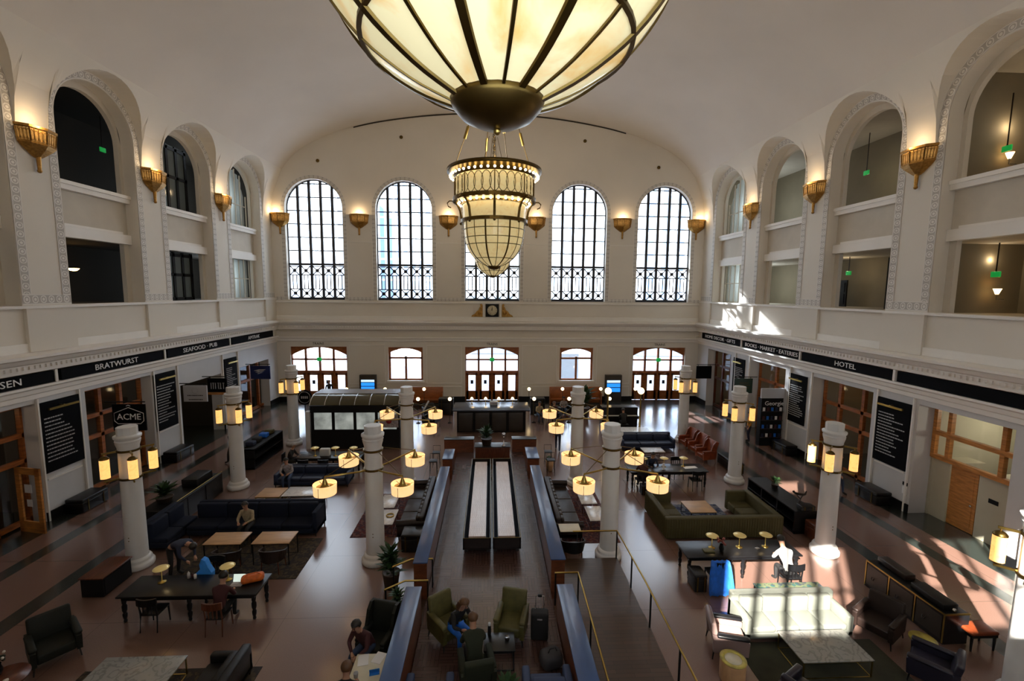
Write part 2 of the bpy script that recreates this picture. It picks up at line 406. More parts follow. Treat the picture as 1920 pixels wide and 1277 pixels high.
# side walls
LOW = {-1: [(29.9,33.7,3.5),(24.2,27.85,3.5),(18.65,22.2,4.45),(12.9,16.65,4.45),(7.2,10.5,4.45)],
        1: [(30.1,33.4,4.4),(24.3,27.75,4.4),(18.45,22.1,4.4),(13.1,16.35,4.4),(7.2,10.5,4.4)]}
RA = 1.87; IA = 1.6
for sd, nm in ((-1, 'left'), (1, 'right')):
    off = .18 if sd < 0 else 0; BAYS = [b_+off for b_ in BAYS0]; PIERS = [p_+off for p_ in PIERS0]
    F = lambda u, z, sd=sd: (sd*XZ(z), u, z)
    G = lambda X: (lambda u, z, sd=sd, X=X: (sd*X, u, z))
    mb = MB()
    RO = 2.23
    rec = [op_arch(c-RA, c+RA, 7.9, 15.03) for c in BAYS]
    hood = [op_arch(c-RO, c+RO, 7.9, 15.03) for c in BAYS]
    wall_cols(mb, F, YN, YF, 6.2, lambda u: 17.35, hood, 0, True)
    for o, r_ in zip(hood, rec):
        reveal(mb, o, F, G(W+.004), sill=False)
        wall_cols(mb, G(W+.004), o['a'], o['b'], 7.9, lambda u, o=o: o['top'](u), [r_], 0)
        reveal(mb, r_, G(W), G(16.95))
    for c in BAYS:
        inn = [op_rect(c-IA, c+IA, 7.9, 10.6), op_arch(c-1.7, c+1.7, 12.75, 14.93)]
        wall_cols(mb, G(16.95), c-RA, c+RA, 7.9, lambda u, c=c: 15.03+math.sqrt(max(0, RA*RA-(u-c)**2)), inn, 1)
        for o in inn: reveal(mb, o, G(16.95), G(17.15), 0)
    # lower storey
    lows = [op_rect(a, b, 0, h) for a, b, h in LOW[sd]]
    wall_cols(mb, G(W), YN, YF, 0, lambda u: 5.1, lows, 2)
    for o in lows: reveal(mb, o, G(W), G(17.06 if sd < 0 else 17.12), 2, sill=False)
    wall_cols(mb, G(W), YN, YF, 5.1, lambda u: 6.2, [], 0)
    mb.build('wall_'+nm, ['plaster', 'spandrel', 'white_panel'], kind='structure')
    # cornice with dentils
    mb = MB(); s_ = sd
    def run(pts, y0=YN, y1=YF, m=0):
        for (xa, za), (xb, zb) in zip(pts, pts[1:]): mb.add([(sd*xa, y0, za), (sd*xb, y0, zb), (sd*xb, y1, zb), (sd*xa, y1, za)], [(0,1,2,3)], m)
    run([(W,6.3),(15.82,6.24),(15.82,6.14),(15.90,6.10),(15.95,6.02),(16.0,5.95),(16.12,5.9),(16.12,5.62),(16.22,5.58),(W,5.55)])
    y = YN+.1
    while y < YF-.3: mb.box(*sorted((sd*16.06, sd*16.13)), y, y+.10, 5.75, 5.86); y += .20
    run([(W,5.12),(16.24,5.1),(16.22,5.02),(16.3,4.96),(16.32,4.82),(16.36,4.78),(16.36,4.62),(W,4.6)])
    mb.build('cornice', 'white_trim', kind='structure').name = 'trim_%d' % (1 if sd < 0 else 2)
    # parapet pilasters, base band, sills and beams
    mb = MB()
    mb.box(*sorted((sd*W, sd*16.36)), YN, YF, 6.3, 6.62)
    for p in PIERS:
        mb.box(*sorted((sd*W, sd*16.30)), max(YN, p-.93), min(YF-.01, p+.93), 6.3, 7.86, 1)
    mb.box(*sorted((sd*16.95, sd*16.26)), YN, YF-.01, 7.84, 7.94)
    for c in BAYS:
        mb.box(*sorted((sd*17.1, sd*16.72)), c-RA+.01, c+RA-.01, 12.42, 12.78); mb.box(*sorted((sd*17.1, sd*16.66)), c-RA+.01, c+RA-.01, 12.62, 12.76)
        mb.box(*sorted((sd*17.1, sd*16.78)), c-RA+.01, c+RA-.01, 10.58, 11.0)
        mb.box(*sorted((sd*16.94, sd*16.90)), c-IA+.05, c+IA-.05, 11.02, 11.12)
    for p in PIERS[1:]:
        # panel mouldings on the white piers of the ground storey
        for y0, y1 in ((p-.86, p-.80), (p+.80, p+.86)): mb.box(*sorted((sd*W, sd*16.34)), y0, y1, .0, 4.6)
        mb.box(*sorted((sd*W, sd*16.37)), p-.7, p+.7, 1.50, 1.56)
    mb.build('mouldings', ['white_trim','plaster'], kind='structure').name = 'trim_%d' % (3 if sd < 0 else 4)
    # ornamental bands
    mb = MB()
    def strip(path, w, nrm):
        # path in (y,z); nrm gives outward direction in (y,z)
        L_ = 0
        for i in range(len(path)-1):
            (ya, za), (yb, zb) = path[i], path[i+1]; na, nb = nrm[i], nrm[i+1]
            d = math.hypot(yb-ya, zb-za)
            P = [(ya, za), (yb, zb), (yb+nb[0]*w, zb+nb[1]*w), (ya+na[0]*w, za+na[1]*w)]
            vs = [(sd*(W-.018), y, z) for y, z in P]
            mb.add(vs, [(0,1,2,3)], 0, False, [[(L_, 0), (L_+d, 0), (L_+d, 1), (L_, 1)]]); L_ += d
    for c in BAYS:
        r = RA+.03; pth = []; nr = []
        for k in range(9): pth.append((c-r, 8.35+(15.03-8.35)*k/9)); nr.append((-1, 0))
        for k in range(25):
            t = PI - PI*k/24; pth.append((c+r*math.cos(t), 15.03+r*math.sin(t))); nr.append((math.cos(t), math.sin(t)))
        for k in range(1, 10): pth.append((c+r, 15.03-(15.03-8.35)*k/9)); nr.append((1, 0))
        strip(pth, .33, nr)
    for p in PIERS:
        a, b = max(YN, p-.92), min(YF-.05, p+.92)
        strip([(a, 7.98), ((a+b)/2, 7.98), (b, 7.98)], .36, [(0,1)]*3)
    mb.build('ornamental_band', 'border_band', kind='structure').name = 'trim_%d' % (5 if sd < 0 else 6)
    # dark skirting
    mb = MB(); prev = YN
    for a, b, h in sorted(LOW[sd]): mb.box(*sorted((sd*W, sd*16.36)), prev, a, 0, .34); prev = b
    mb.box(*sorted((sd*W, sd*16.36)), prev, YF, 0, .34)
    mb.build('baseboard_'+nm, 'matte_black', kind='structure')
    # corridors and shops behind the openings
    mb = MB(); x0, x1 = sorted((sd*17.18, sd*21))
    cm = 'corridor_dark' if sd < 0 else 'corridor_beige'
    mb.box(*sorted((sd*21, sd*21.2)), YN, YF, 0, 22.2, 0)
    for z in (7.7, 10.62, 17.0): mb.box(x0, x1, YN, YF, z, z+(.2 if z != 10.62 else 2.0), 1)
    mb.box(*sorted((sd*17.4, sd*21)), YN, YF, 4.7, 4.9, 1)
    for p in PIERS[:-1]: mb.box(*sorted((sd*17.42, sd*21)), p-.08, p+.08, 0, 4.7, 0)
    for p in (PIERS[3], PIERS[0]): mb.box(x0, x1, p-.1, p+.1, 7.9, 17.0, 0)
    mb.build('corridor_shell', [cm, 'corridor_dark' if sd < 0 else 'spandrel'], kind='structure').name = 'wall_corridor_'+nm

# far wall and near wall
mb = MB(); mb.box(-21.2, 21.2, YN-.1, YF+.1, 22.2, 22.4); mb.build('ceiling_roof', 'corridor_dark', kind='structure')
BAYS, PIERS = BAYS0, PIERS0
WX = [-13.3, -6.65, 0, 6.65, 13.3]; WH = 2.11
def lun(u):
    a = abs(u)
    if a >= 15.50: return 17.42
    for (xa, za), (xb, zb) in zip(SP, SP[1:]):
        if xb <= a <= xa: return .05 + za + (zb-za)*(xa-a)/(xa-xb)
    return 21.75
DOORS = [(-15.42,-11.18),(-2.1,2.1),(11.18,15.38)]; SMW = [(-8.02,-5.38),(5.34,7.98)]
tall = [op_arch(x-WH, x+WH, 7.83, 14.61) for x in WX]
lowo = [op_rect(a, b, 0, 4.25) for a, b in DOORS] + [op_rect(a, b, 1.6, 4.22) for a, b in SMW]
def FY(y): return lambda u, z: (u, y, z)
mb = MB(); wall_cols(mb, FY(YF), -W, W, 0, lun, tall+lowo, 0, False, .6)
wall_cols(mb, FY(YF), -21.2, -W, 0, lambda u: 22.2, [], 0); wall_cols(mb, FY(YF), W, 21.2, 0, lambda u: 22.2, [], 0)
for o in tall: reveal(mb, o, FY(YF), FY(YF+.55))
for o in lowo: reveal(mb, o, FY(YF), FY(YF+.45), 0, sill=(o['z0'] > 0))
mb.build('wall_far', 'plaster', kind='structure')
# near wall behind the camera: two windows and a slot, shaped to throw the sun patches
mb = MB(); near = [op_rect(-2.1, 2.1, 7.83, 10.45), op_rect(4.55, 8.75, 7.83, 10.75), op_rect(-.5, .9, 13.6, 14.3)]
near[0]['a'] = -1.6
wall_cols(mb, FY(YN), -W, W, 0, lun, near, 0, False, .6)
wall_cols(mb, FY(YN), -21.2, -W, 0, lambda u: 22.2, [], 0); wall_cols(mb, FY(YN), W, 21.2, 0, lambda u: 22.2, [], 0)
mb.build('wall_near', 'plaster', kind='structure')
for i, (a, b, z0, z1) in enumerate(((-1.6,2.1,7.83,10.45),(4.55,8.75,7.83,10.75))):
    mb = MB()
    k = a + .84
    while k < b-.2: mb.box(k-.06, k+.06, YN-.12, YN-.02, z0, z1); k += .84
    mb.box(a, b, YN-.12, YN-.02, z0+1.1, z0+1.16)
    mb.build('window_%d' % (20+i), 'iron', kind='structure')
# far wall cornice, mouldings and panels
mb = MB()
def runx(pts, y0=None):
    for (ya, za), (yb, zb) in zip(pts, pts[1:]): mb.add([(-W, ya, za), (W, ya, za), (W, yb, zb), (-W, yb, zb)], [(0,1,2,3)])
runx([(YF,6.3),(34.5,6.24),(34.5,6.14),(34.58,6.10),(34.68,5.98),(34.8,5.9),(34.8,5.62),(34.9,5.58),(YF,5.55)])
x = -15.8
while x < 15.8: mb.box(x, x+.10, 34.74, 34.81, 5.75, 5.86); x += .20
runx([(YF,5.0),(34.98,4.98),(34.98,4.9),(35.04,4.86),(35.04,4.7),(YF,4.66)])
runx([(YF,6.62),(35.03,6.6),(35.03,6.3)]); runx([(YF,7.72),(35.0,7.70),(35.0,7.62),(YF,7.6)])
def frame(x0, x1, z0, z1, y=YF, t=.05):
    for a, b, c, d in ((x0,x1,z0,z0+t),(x0,x1,z1-t,z1),(x0,x0+t,z0,z1),(x1-t,x1,z0,z1)): mb.box(a, b, y-.035, y, c, d)
for a, b in ((-11.0,-8.25),(-5.1,-2.35),(2.35,5.1),(8.25,10.95)): frame(a, b, 1.35, 4.4); frame(a, b, .3, 1.15)
for a, b in SMW: mb.box(a-.1, b+.1, YF-.14, YF+.3, 1.48, 1.62)
for i, xm in enumerate((-16.0, -9.97, -3.32, 3.32, 9.97, 16.0)):
    if 0 < i < 5: frame(xm-.95, xm+.95, 7.95, 12.2, YF, .04)
mb.build('trim_7', 'white_trim', kind='structure')
mb = MB()
for c in WX:
    pth = []; nr = []; r = WH+.02
    for k in range(7): pth.append((c-r, 7.85+(14.61-7.85)*k/7)); nr.append((-1,0))
    for k in range(25):
        t = PI-PI*k/24; pth.append((c+r*math.cos(t), 14.61+r*math.sin(t))); nr.append((math.cos(t), math.sin(t)))
    for k in range(1, 8): pth.append((c+r, 14.61-(14.61-7.85)*k/7)); nr.append((1,0))
    L_ = 0
    for i in range(len(pth)-1):
        (ya, za), (yb, zb) = pth[i], pth[i+1]; na, nb = nr[i], nr[i+1]; d = math.hypot(yb-ya, zb-za); w = .26
        mb.add([(ya, YF-.015, za), (yb, YF-.015, zb), (yb+nb[0]*w, YF-.015, zb+nb[1]*w), (ya+na[0]*w, YF-.015, za+na[1]*w)], [(0,1,2,3)], 0, False, [[(L_,0),(L_+d,0),(L_+d,1),(L_,1)]]); L_ += d
for a, b in zip([-16.3]+[x+WH+.28 for x in WX], [x-WH-.28 for x in WX]+[16.3]):
    mb.add([(a, YF-.015, 7.78), (b, YF-.015, 7.78), (b, YF-.015, 8.06), (a, YF-.015, 8.06)], [(0,1,2,3)], 0, False, [[(a,0),(b,0),(b,1),(a,1)]])
mb.build('trim_8', 'border_band', kind='structure')
mb = MB(); prev = -W
for a, b in DOORS: mb.box(prev, a, YF-.06, YF, 0, .34); prev = b
mb.box(prev, W, YF-.06, YF, 0, .34); mb.build('baseboard_far', 'matte_black', kind='structure')
# slot along the crown of the far lunette
mb = MB()
for k in range(40):
    xa = -10.2 + 20.2*k/40; xb = xa + 20.2/40
    mb.add([(xa, YF-.02, lun(xa)-.16), (xb, YF-.02, lun(xb)-.16), (xb, YF-.02, lun(xb)-.06), (xa, YF-.02, lun(xa)-.06)], [(0,1,2,3)])
mb.build('trim_9', 'brown_panel', kind='structure')
def small(name, label, cat, mb, mats, group=None): return tag(mb.build(name, mats), label, cat, group)
for i, (x, z, w) in enumerate(((-12.85,18.0,'far left end'),(-6.75,19.8,'left of the middle'),(6.9,19.85,'right of the middle'),(12.6,18.05,'far right end'))):
    m_ = MB(); m_.lathe([(0,0),(.12,0),(.13,.04),(.08,.09),(0,.1)], 14); o = small('ceiling_speaker', 'small round dark fitting high on the end wall, '+w, 'spotlight', m_, 'dark_brass'); o.rotation_euler = (PI/2,0,0); o.location = (x, YF, z)

# tall windows (1..5)
for i, c in enumerate(WX):
    yw = YF+.40; fr = MB()
    o = tall[i]
    pth = outline(o)
    for (ua, za), (ub, zb) in zip(pth, pth[1:]):
        dx, dz = ub-ua, zb-za; l = math.hypot(dx, dz) or 1; nx, nz = dz/l*.07, -dx/l*.07
        fr.prism([(ua, za), (ub, zb), (ub+nx, zb+nz), (ua+nx, za+nz)], lambda u, w, d: (u, d, w), yw-.05, yw+.05)
    bars = MB()
    for k in range(1, 5):
        x = c-WH+2*WH*k/5; zt = 14.61+math.sqrt(max(0, WH*WH-(x-c)**2))
        fr.box(x-.095, x+.095, yw-.07, yw+.07, 7.83, zt)
    for k in range(6):
        z = 10.55+.98*k+.98
        hw = WH if z < 14.61 else math.sqrt(max(.01, WH*WH-(z-14.61)**2))
        bars.box(c-hw, c+hw, yw-.02, yw+.02, z-.038, z+.038)
    rail = MB(); rail.box(c-WH, c+WH, yw-.09, yw+.03, 10.42, 10.58); rail.box(c-WH, c+WH, yw-.06, yw+.02, 7.83, 7.95)
    for k in range(5):
        xa = c-WH+2*WH*k/5+.08; xb = c-WH+2*WH*(k+1)/5-.08; xm = (xa+xb)/2; hw = (xb-xa)/2
        for za in (7.98, 9.70):
            zb = za+.66; zm = (za+zb)/2
            for p, q in (((xa,za),(xb,zb)),((xa,zb),(xb,za))): rail.tube([(p[0],yw-.05,p[1]),(q[0],yw-.05,q[1])], .042, 5)
            rail.box(xa, xb, yw-.06, yw-.04, zb-.035, zb+.035); rail.box(xa, xb, yw-.06, yw-.04, za-.035, za+.035)
            rail.lathe([(0,-.03),(.12,-.03),(.12,.03),(0,.03)], 10, (0,0,0), smooth=False) if False else None
            rail.prism([(xm+.14*math.cos(t*PI/5), zm+.14*math.sin(t*PI/5)) for t in range(10)], lambda u, w, d: (u, d, w), yw-.07, yw-.04)
        for x in (xm-.14, xm+.14): rail.box(x-.035, x+.035, yw-.06, yw-.04, 8.64, 9.70)
    gl = MB(); poly = [(u, z) for u, z in pth]; gl.add([(u, yw, z) for u, z in poly], [tuple(range(len(poly)))])
    w = fr.build('window_%d' % (i+1), 'iron', kind='structure')
    bars.build('glazing_bars', 'iron', w); rail.build('lattice_railing', 'iron', w); gl.build('glass', 'pane', w)

# wood doors and small windows of the far wall
for i, (a, b) in enumerate(DOORS):
    y = YF+.25; fr = MB(); c = (a+b)/2; hw = (b-a)/2
    n = 16
    for k in range(n):   # segmental head
        xa = a+(b-a)*k/n; xb = a+(b-a)*(k+1)/n
        f = lambda x: 4.18-.62*((x-c)/hw)**2
        fr.prism([(xa, f(xa)), (xb, f(xb)), (xb, 4.25), (xa, 4.25)], lambda u, w, d: (u, d, w), y-.12, y+.08)
    for x in (a, a+(b-a)*.25, c, a+(b-a)*.75, b): fr.box(x-.075, x+.075, y-.09, y+.08, 0, 4.2)
    fr.box(a, b, y-.09, y+.08, 3.18, 3.30); fr.box(a, b, y-.12, y+.1, 2.18, 2.36)
    d = fr.build('door_%d' % (i+1), 'orange_wood', kind='structure')
    for k in range(4):
        xa = a+(b-a)*k/4+.05; xb = xa+(b-a)/4-.1
        lf = MB(); lf.box(xa, xa+.2, y-.05, y+.02, .02, 2.16); lf.box(xb-.2, xb, y-.05, y+.02, .02, 2.16); lf.box(xa, xb, y-.05, y+.02, .02, .75); lf.box(xa, xb, y-.05, y+.02, 2.0, 2.16)
        lf.box(xa+.24, xb-.24, y-.065, y-.05, .15, .62)
        l = lf.build('door_leaf', 'orange_wood', d)
        g = MB(); g.box(xa+.2, xb-.2, y-.02, y-.01, .75, 2.0); g.build('glass', 'pane', l)
        h = MB(); h.tube([(xb-.1 if k % 2 == 0 else xa+.1, y-.10, .95), (xb-.1 if k % 2 == 0 else xa+.1, y-.10, 1.35)], .018, 6); h.build('handle', 'brass', l)
        if k < 3: s2 = MB(); s2.box((xa+xb)/2-.11, (xa+xb)/2+.11, y-.04, y-.025, 1.3, 1.6); s2.build('notice', 'cloth_navy', l)
    g = MB(); g.box(a, b, y, y+.01, 2.3, 4.2); g.build('glass', 'pane', d)
    ex = MB(); ex.rbox(c-.17, c+.17, y-.2, y-.13, 3.12, 3.40, .02); o = ex.build('exit_sign', 'exit_green')
    tag(o, 'green exit sign over the %s entrance doors of the end wall' % ('left','middle','right')[i], 'sign')
def text(s, size, mat_, loc, rot, parent=None, name='lettering', extrude=.008, align='CENTER', length=None):
    cu = bpy.data.curves.new(name, 'FONT'); cu.body = s; cu.size = size; cu.extrude = extrude; cu.align_x = align; cu.align_y = 'CENTER'; cu.resolution_u = 2
    t = bpy.data.objects.new(name, cu); COL.objects.link(t); dg = bpy.context.evaluated_depsgraph_get(); dg.update()
    me = bpy.data.meshes.new_from_object(t.evaluated_get(dg)); bpy.data.objects.remove(t)
    o = bpy.data.objects.new(name, me); COL.objects.link(o); me.materials.clear(); me.materials.append(MAT[mat_]); o.location = loc; o.rotation_euler = rot
    if length:
        xs = [v.co.x for v in me.vertices]; f = length/(max(xs)-min(xs))
        for v in me.vertices: v.co.x *= f
    if parent: o.parent = parent
    return o
for c, w in ((-13.3, 'left'), (0, 'middle'), (13.3, 'right')):
    o = text('TRAINS', .26, 'brown_panel', (c, YF-.01, 4.48), (PI/2, 0, 0)); tag(o, 'small dark letters reading TRAINS above the %s entrance doors' % w, 'lettering')
for i, (a, b) in enumerate(SMW):
    y = YF+.2; fr = MB(); c = (a+b)/2; hw = (b-a)/2
    for k in range(12):
        xa = a+(b-a)*k/12; xb = a+(b-a)*(k+1)/12
        f = lambda x: 4.12-.38*((x-c)/hw)**2
        fr.prism([(xa, f(xa)), (xb, f(xb)), (xb, 4.22), (xa, 4.22)], lambda u, w, d: (u, d, w), y-.1, y+.06)
    for x in (a+.07, c, b-.07): fr.box(x-.08, x+.08, y-.08, y+.06, 1.62, 3.5 if x == c else 4.2)
    fr.box(a, b, y-.08, y+.06, 1.62, 1.74); fr.box(a, b, y-.08, y+.06, 3.3, 3.44)
    w = fr.build('window_%d' % (6+i), 'orange_wood', kind='structure'); g = MB(); g.box(a, b, y, y+.01, 1.62, 4.2); g.build('glass', 'pane', w)

# curtained windows in the last side bays, dark glazed screens in the third left bay
for sd in (-1, 1):
    for k, (z0, z1, arch) in enumerate(((7.95,10.58,False),(12.78,16.5,True))):
        c = BAYS[0]+(.18 if sd < 0 else 0); X = 17.2; fr = MB()
        for j in range(6):
            y = c-IA+2*IA*j/5; zt = 14.95+math.sqrt(max(0, IA*IA-(y-c)**2)) if arch else z1
            if zt > z0: fr.box(*sorted((sd*X, sd*(X+.06))), y-.035, y+.035, z0, zt)
        for z in (z0, (z0+z1)/2 if not arch else 14.2): fr.box(*sorted((sd*X, sd*(X+.05))), c-IA, c+IA, z, z+.06)
        w = fr.build('window_%d' % (8+k+(2 if sd > 0 else 0)), 'spandrel', kind='structure')
        cu = MB(); n = 60; top = lambda y: 14.95+math.sqrt(max(0, IA*IA-(y-c)**2)) if arch else z1
        for j in range(n):
            ya = c-IA+2*IA*j/n; yb = c-IA+2*IA*(j+1)/n; xa = X+.2+.06*math.sin(j*.9); xb = X+.2+.06*math.sin((j+1)*.9)
            cu.add([(sd*xa, ya, z0), (sd*xb, yb, z0), (sd*xb, yb, max(z0+.1, top(yb))), (sd*xa, ya, max(z0+.1, top(ya)))], [(0,1,2,3)], 0, True)
        cu.build('curtain', 'curtain', w)
c = BAYS[1]+.18
mat('dim_pane', (.10,.12,.12), .15)
for k, (z0, z1) in enumerate(((7.95,10.58),(12.8,16.3))):
    fr = MB(); X = -17.5
    for j in range(4):
        y = c-IA+.9+2.2*j/3; fr.box(X-.08, X, y-.09, y+.09, z0, z1)
    for z in (z0, (z0+z1)/2, z1-.25): fr.box(X-.08, X, c-IA+.8, c+IA, z, z+.16)
    w = fr.build('window_%d' % (12+k), 'matte_black', kind='structure')
    g = MB(); g.box(X-.06, X-.05, c-IA+.9, c+IA, z0, z1); g.build('glass', 'dim_pane', w)
# dark doors in the right corridors
for k, (y, z0, h, w_) in enumerate(((21.0,7.9,2.5,.9),(19.6,7.9,2.5,1.0),(14.6,12.65,2.2,1.1),(13.1,7.9,2.6,1.2),(20.6,12.65,2.2,1.3),(25.6,7.9,1.5,1.4),(13.0,12.65,2.6,1.0))):
    mb = MB(); X = 20.95 if k in (2,) else 19.2 + (k % 2)*.8
    mb.box(X, X+.08, y-w_/2, y+w_/2, z0, z0+h)
    for a, b in ((z0+.15, z0+h*.48), (z0+h*.54, z0+h-.15)):
        for q in (-1, 1): mb.box(X-.03, X, y+q*w_*.24-w_*.17, y+q*w_*.24+w_*.17, a, b)
    mb.build('door_%d' % (10+k), 'ebony', kind='structure')
# exterior: pale facades and street beyond the end wall
mb = MB(); mb.box(-60, 60, 36.0, 90, -.4, -.05); mb.build('street_paving', 'ext_ground', kind='structure').name = 'floor_outside'
def facade(label, x0, x1, y, h, mt, wm, nx, nz):
    t = thing('office_building', label, 'building', ((x0+x1)/2, y, 0)); hw = (x1-x0)/2
    m_ = MB(); m_.box(-hw, hw, 0, 8, 0, h); m_.build('facade', mt, t)
    for i in range(nx):
        xa = -hw+(i+.25)*2*hw/nx
        m_ = MB(); m_.box(xa, xa+hw/nx, -.06, .02, 1.5, h-1)
        for j in range(nz): m_.box(xa-.1, xa+hw/nx+.1, -.1, -.06, 1.2+(j+1)*(h-2)/nz, 1.5+(j+1)*(h-2)/nz, 1)
        m_.build('window_strip', [wm, mt], t)
facade('tall pale tower with bluish windows seen through the second tall window', -16, -8.5, 66, 34, 'ext_white', 'ext_blue', 7, 11)
facade('white block seen through the leftmost tall window', -36, -19, 58, 24, 'ext_white', 'ext_pale', 8, 9)
facade('pale blue-windowed tower seen through the fourth tall window', 6, 15, 68, 36, 'ext_white', 'ext_pale', 7, 14)
facade('pale grey block seen through the rightmost tall window', 20, 38, 60, 27, 'ext_white', 'ext_blue', 9, 10)
facade('low white building seen through the middle entrance', -5, 5, 62, 9, 'ext_white', 'ext_blue', 6, 3)
mb = MB()
for k in range(9): mb.box(5.6, 7.6, 39+k*.45, 39.5+k*.45, -.06, 3.2-k*.3)
o = mb.build('stair_bank', 'ext_white'); tag(o, 'outdoor steps seen through the right small wooden window', 'stairs')
# ---------------------------------------------------------------- chandeliers
def chandelier(y, glass, label):
    t = thing('chandelier', label, 'chandelier', (-.085 if y < 5 else 0, y, 9.51 if y < 5 else 9.4))
    gp = [(.24,.13),(.47,.235),(.72,.415),(.91,.65),(1.02,.88),(1.08,1.10),(1.12,1.4),(1.14,1.75)]
    gp = [(r, z) for r, z in gp]
    fine = []
    for i in range(len(gp)-1):
        p0 = gp[max(i-1,0)]; p1 = gp[i]; p2 = gp[i+1]; p3 = gp[min(i+2,len(gp)-1)]
        for j in range(4):
            q = j/4; fine.append(tuple(.5*((2*p1[k])+(-p0[k]+p2[k])*q+(2*p0[k]-5*p1[k]+4*p2[k]-p3[k])*q*q+(-p0[k]+3*p1[k]-3*p2[k]+p3[k])*q**3) for k in (0,1)))
    fine.append(gp[-1])
    m_ = MB(); m_.lathe(fine, 48); m_.build('glass_bowl', glass, t)
    m_ = MB(); m_.lathe([(1.16,1.8),(1.17,2.36)], 48); m_.build('glass_drum', glass, t)
    m_ = MB(); m_.lathe([(1.44,2.58),(1.45,3.3)], 48); m_.build('glass_collar', glass, t)
    m_ = MB(); m_.lathe([(0,0),(.02,-.01),(.05,.0),(.12,.012),(.20,.05),(.25,.105),(.264,.14),(.24,.145)], 32); m_.build('bottom_dish', 'dark_brass', t)
    m_ = MB(); m_.ball((0,0,-.02), .022, 8); m_.build('finial', 'brass', t)
    for k in range(16):
        a = 2*PI*k/16 + math.radians(-90+6.4); w = .036 if k % 2 else .016; d = .014 if k % 2 else .010
        rb = MB(); ca, sa = math.cos(a), math.sin(a); vs = []
        for r, z in fine:
            for dr, dw in ((.004,-w),(.004+d,-w*.8),(.004+d,w*.8),(.004,w)):
                vs.append(((r+dr)*ca - dw*sa*(.5+.35*min(r,1)), (r+dr)*sa + dw*ca*(.5+.35*min(r,1)), z-dr*.5))
        n = len(fine); rb.add(vs, [(i*4+j, i*4+j+1, (i+1)*4+j+1, (i+1)*4+j) for i in range(n-1) for j in range(3)], 0, False)
        rb.build('rib', 'dark_brass', t)
    def ring(r, z, hr, hz, name='ring_band', mt='dark_brass'):
        m_ = MB(); m_.lathe([(r-hr,z-hz),(r+hr,z-hz),(r+hr,z+hz),(r-hr,z+hz),(r-hr,z-hz)], 48, smooth=False); return m_.build(name, mt, t)
    for r, z in ((.725,.41),(1.035,.90),(1.095,1.15),(1.135,1.45)): ring(r, z, .012, .012)
    ring(1.19, 1.76, .05, .06); ring(1.47, 2.52, .07, .07); ring(1.19, 2.38, .02, .03)
    m_ = MB(); m_.lathe([(1.44,3.3),(1.70,3.50),(1.74,3.50),(1.74,3.62),(1.68,3.62),(1.44,3.42),(1.44,3.3)], 48); m_.build('top_rim', 'dark_brass', t)
    # interlaced ovals
    m_ = MB()
    for k in range(32):
        a = 2*PI*k/32
        pts = [((1.465)*math.cos(a+.12*math.cos(q*PI/8)), 1.465*math.sin(a+.12*math.cos(q*PI/8)), 2.94+.34*math.sin(q*PI/8)) for q in range(17)]
        m_.tube(pts, .012, 4, cap=False)
    m_.build('interlaced_ovals', 'dark_brass', t)
    for k in range(8):
        a = 2*PI*k/8 + math.radians(-90); ca, sa = math.cos(a), math.sin(a)
        m_ = MB(); m_.tube([(1.47*ca,1.47*sa,3.3),(1.47*ca,1.47*sa,2.5)], .022, 6)
        m_.tube([(1.5*ca,1.5*sa,2.5),(1.36*ca,1.36*sa,2.36),(1.26*ca,1.26*sa,2.15),(1.2*ca,1.2*sa,1.76)], .045, 6)
        m_.tube([(r*ca, r*sa, z) for r, z in ((1.5,2.5),(1.66,2.5),(1.74,2.42),(1.70,2.3),(1.6,2.26))], .022, 6); m_.ball((1.24*ca,1.24*sa,1.68), .05, 8)
        m_.build('scroll_bracket', 'dark_brass', t)
    b0 = MB(); b0.ball((0,0,0), .045, 10); sock = None
    first = None
    for n, r, z, off in ((44, 1.62, 3.36, 0), (32, 1.32, 2.40, PI/32)):
        for k in range(n):
            a = 2*PI*k/n + off
            if first is None: first = o = b0.build('light_bulb', 'bulb', t)
            else: o = first.copy(); COL.objects.link(o); o.parent = t
            o.location = (r*math.cos(a), r*math.sin(a), z)
    for k in range(4):
        a = PI/4 + PI/2*k - .5; ca, sa = math.cos(a), math.sin(a)
        m_ = MB(); m_.tube([(1.5*ca,1.5*sa,3.6),(1.0*ca,1.0*sa,5.0),(.25*ca,.25*sa,8.2)], .014, 5); m_.build('cable', 'dark_brass', t)
        m_ = MB(); v0 = Vector((1.12*ca,1.12*sa,4.62)); v1 = Vector((.99*ca,.99*sa,5.06)); m_.tube([v0, v1], .055, 8); m_.build('turnbuckle', 'brass', t)
    m_ = MB()
    for k in range(50):
        z = 3.3+k*.16; m_.tube([(.04*math.cos(q*PI/4)*(k % 2), .04*math.cos(q*PI/4)*(1-k % 2), z+.10*math.sin(q*PI/4)) for q in range(9)], .012, 4, cap=False)
    m_.tube([(0,0,3.2),(0,0,12.3)], .012, 5); m_.build('chain', 'dark_brass', t)
    m_ = MB(); m_.lathe([(0,12.2),(.3,12.2),(.26,12.3),(0,12.3)], 20); m_.build('ceiling_rose', 'dark_brass', t)
    return t
chandelier(2.65, 'alabaster', 'great alabaster bowl chandelier cut by the top of the picture, nearest the viewer')
chandelier(17.3, 'alabaster_far', 'middle glass and brass chandelier with two rows of lit bulbs hanging from cables')
chandelier(27.7, 'alabaster_far', 'farthest chandelier, only its bowl tip showing below the middle one')

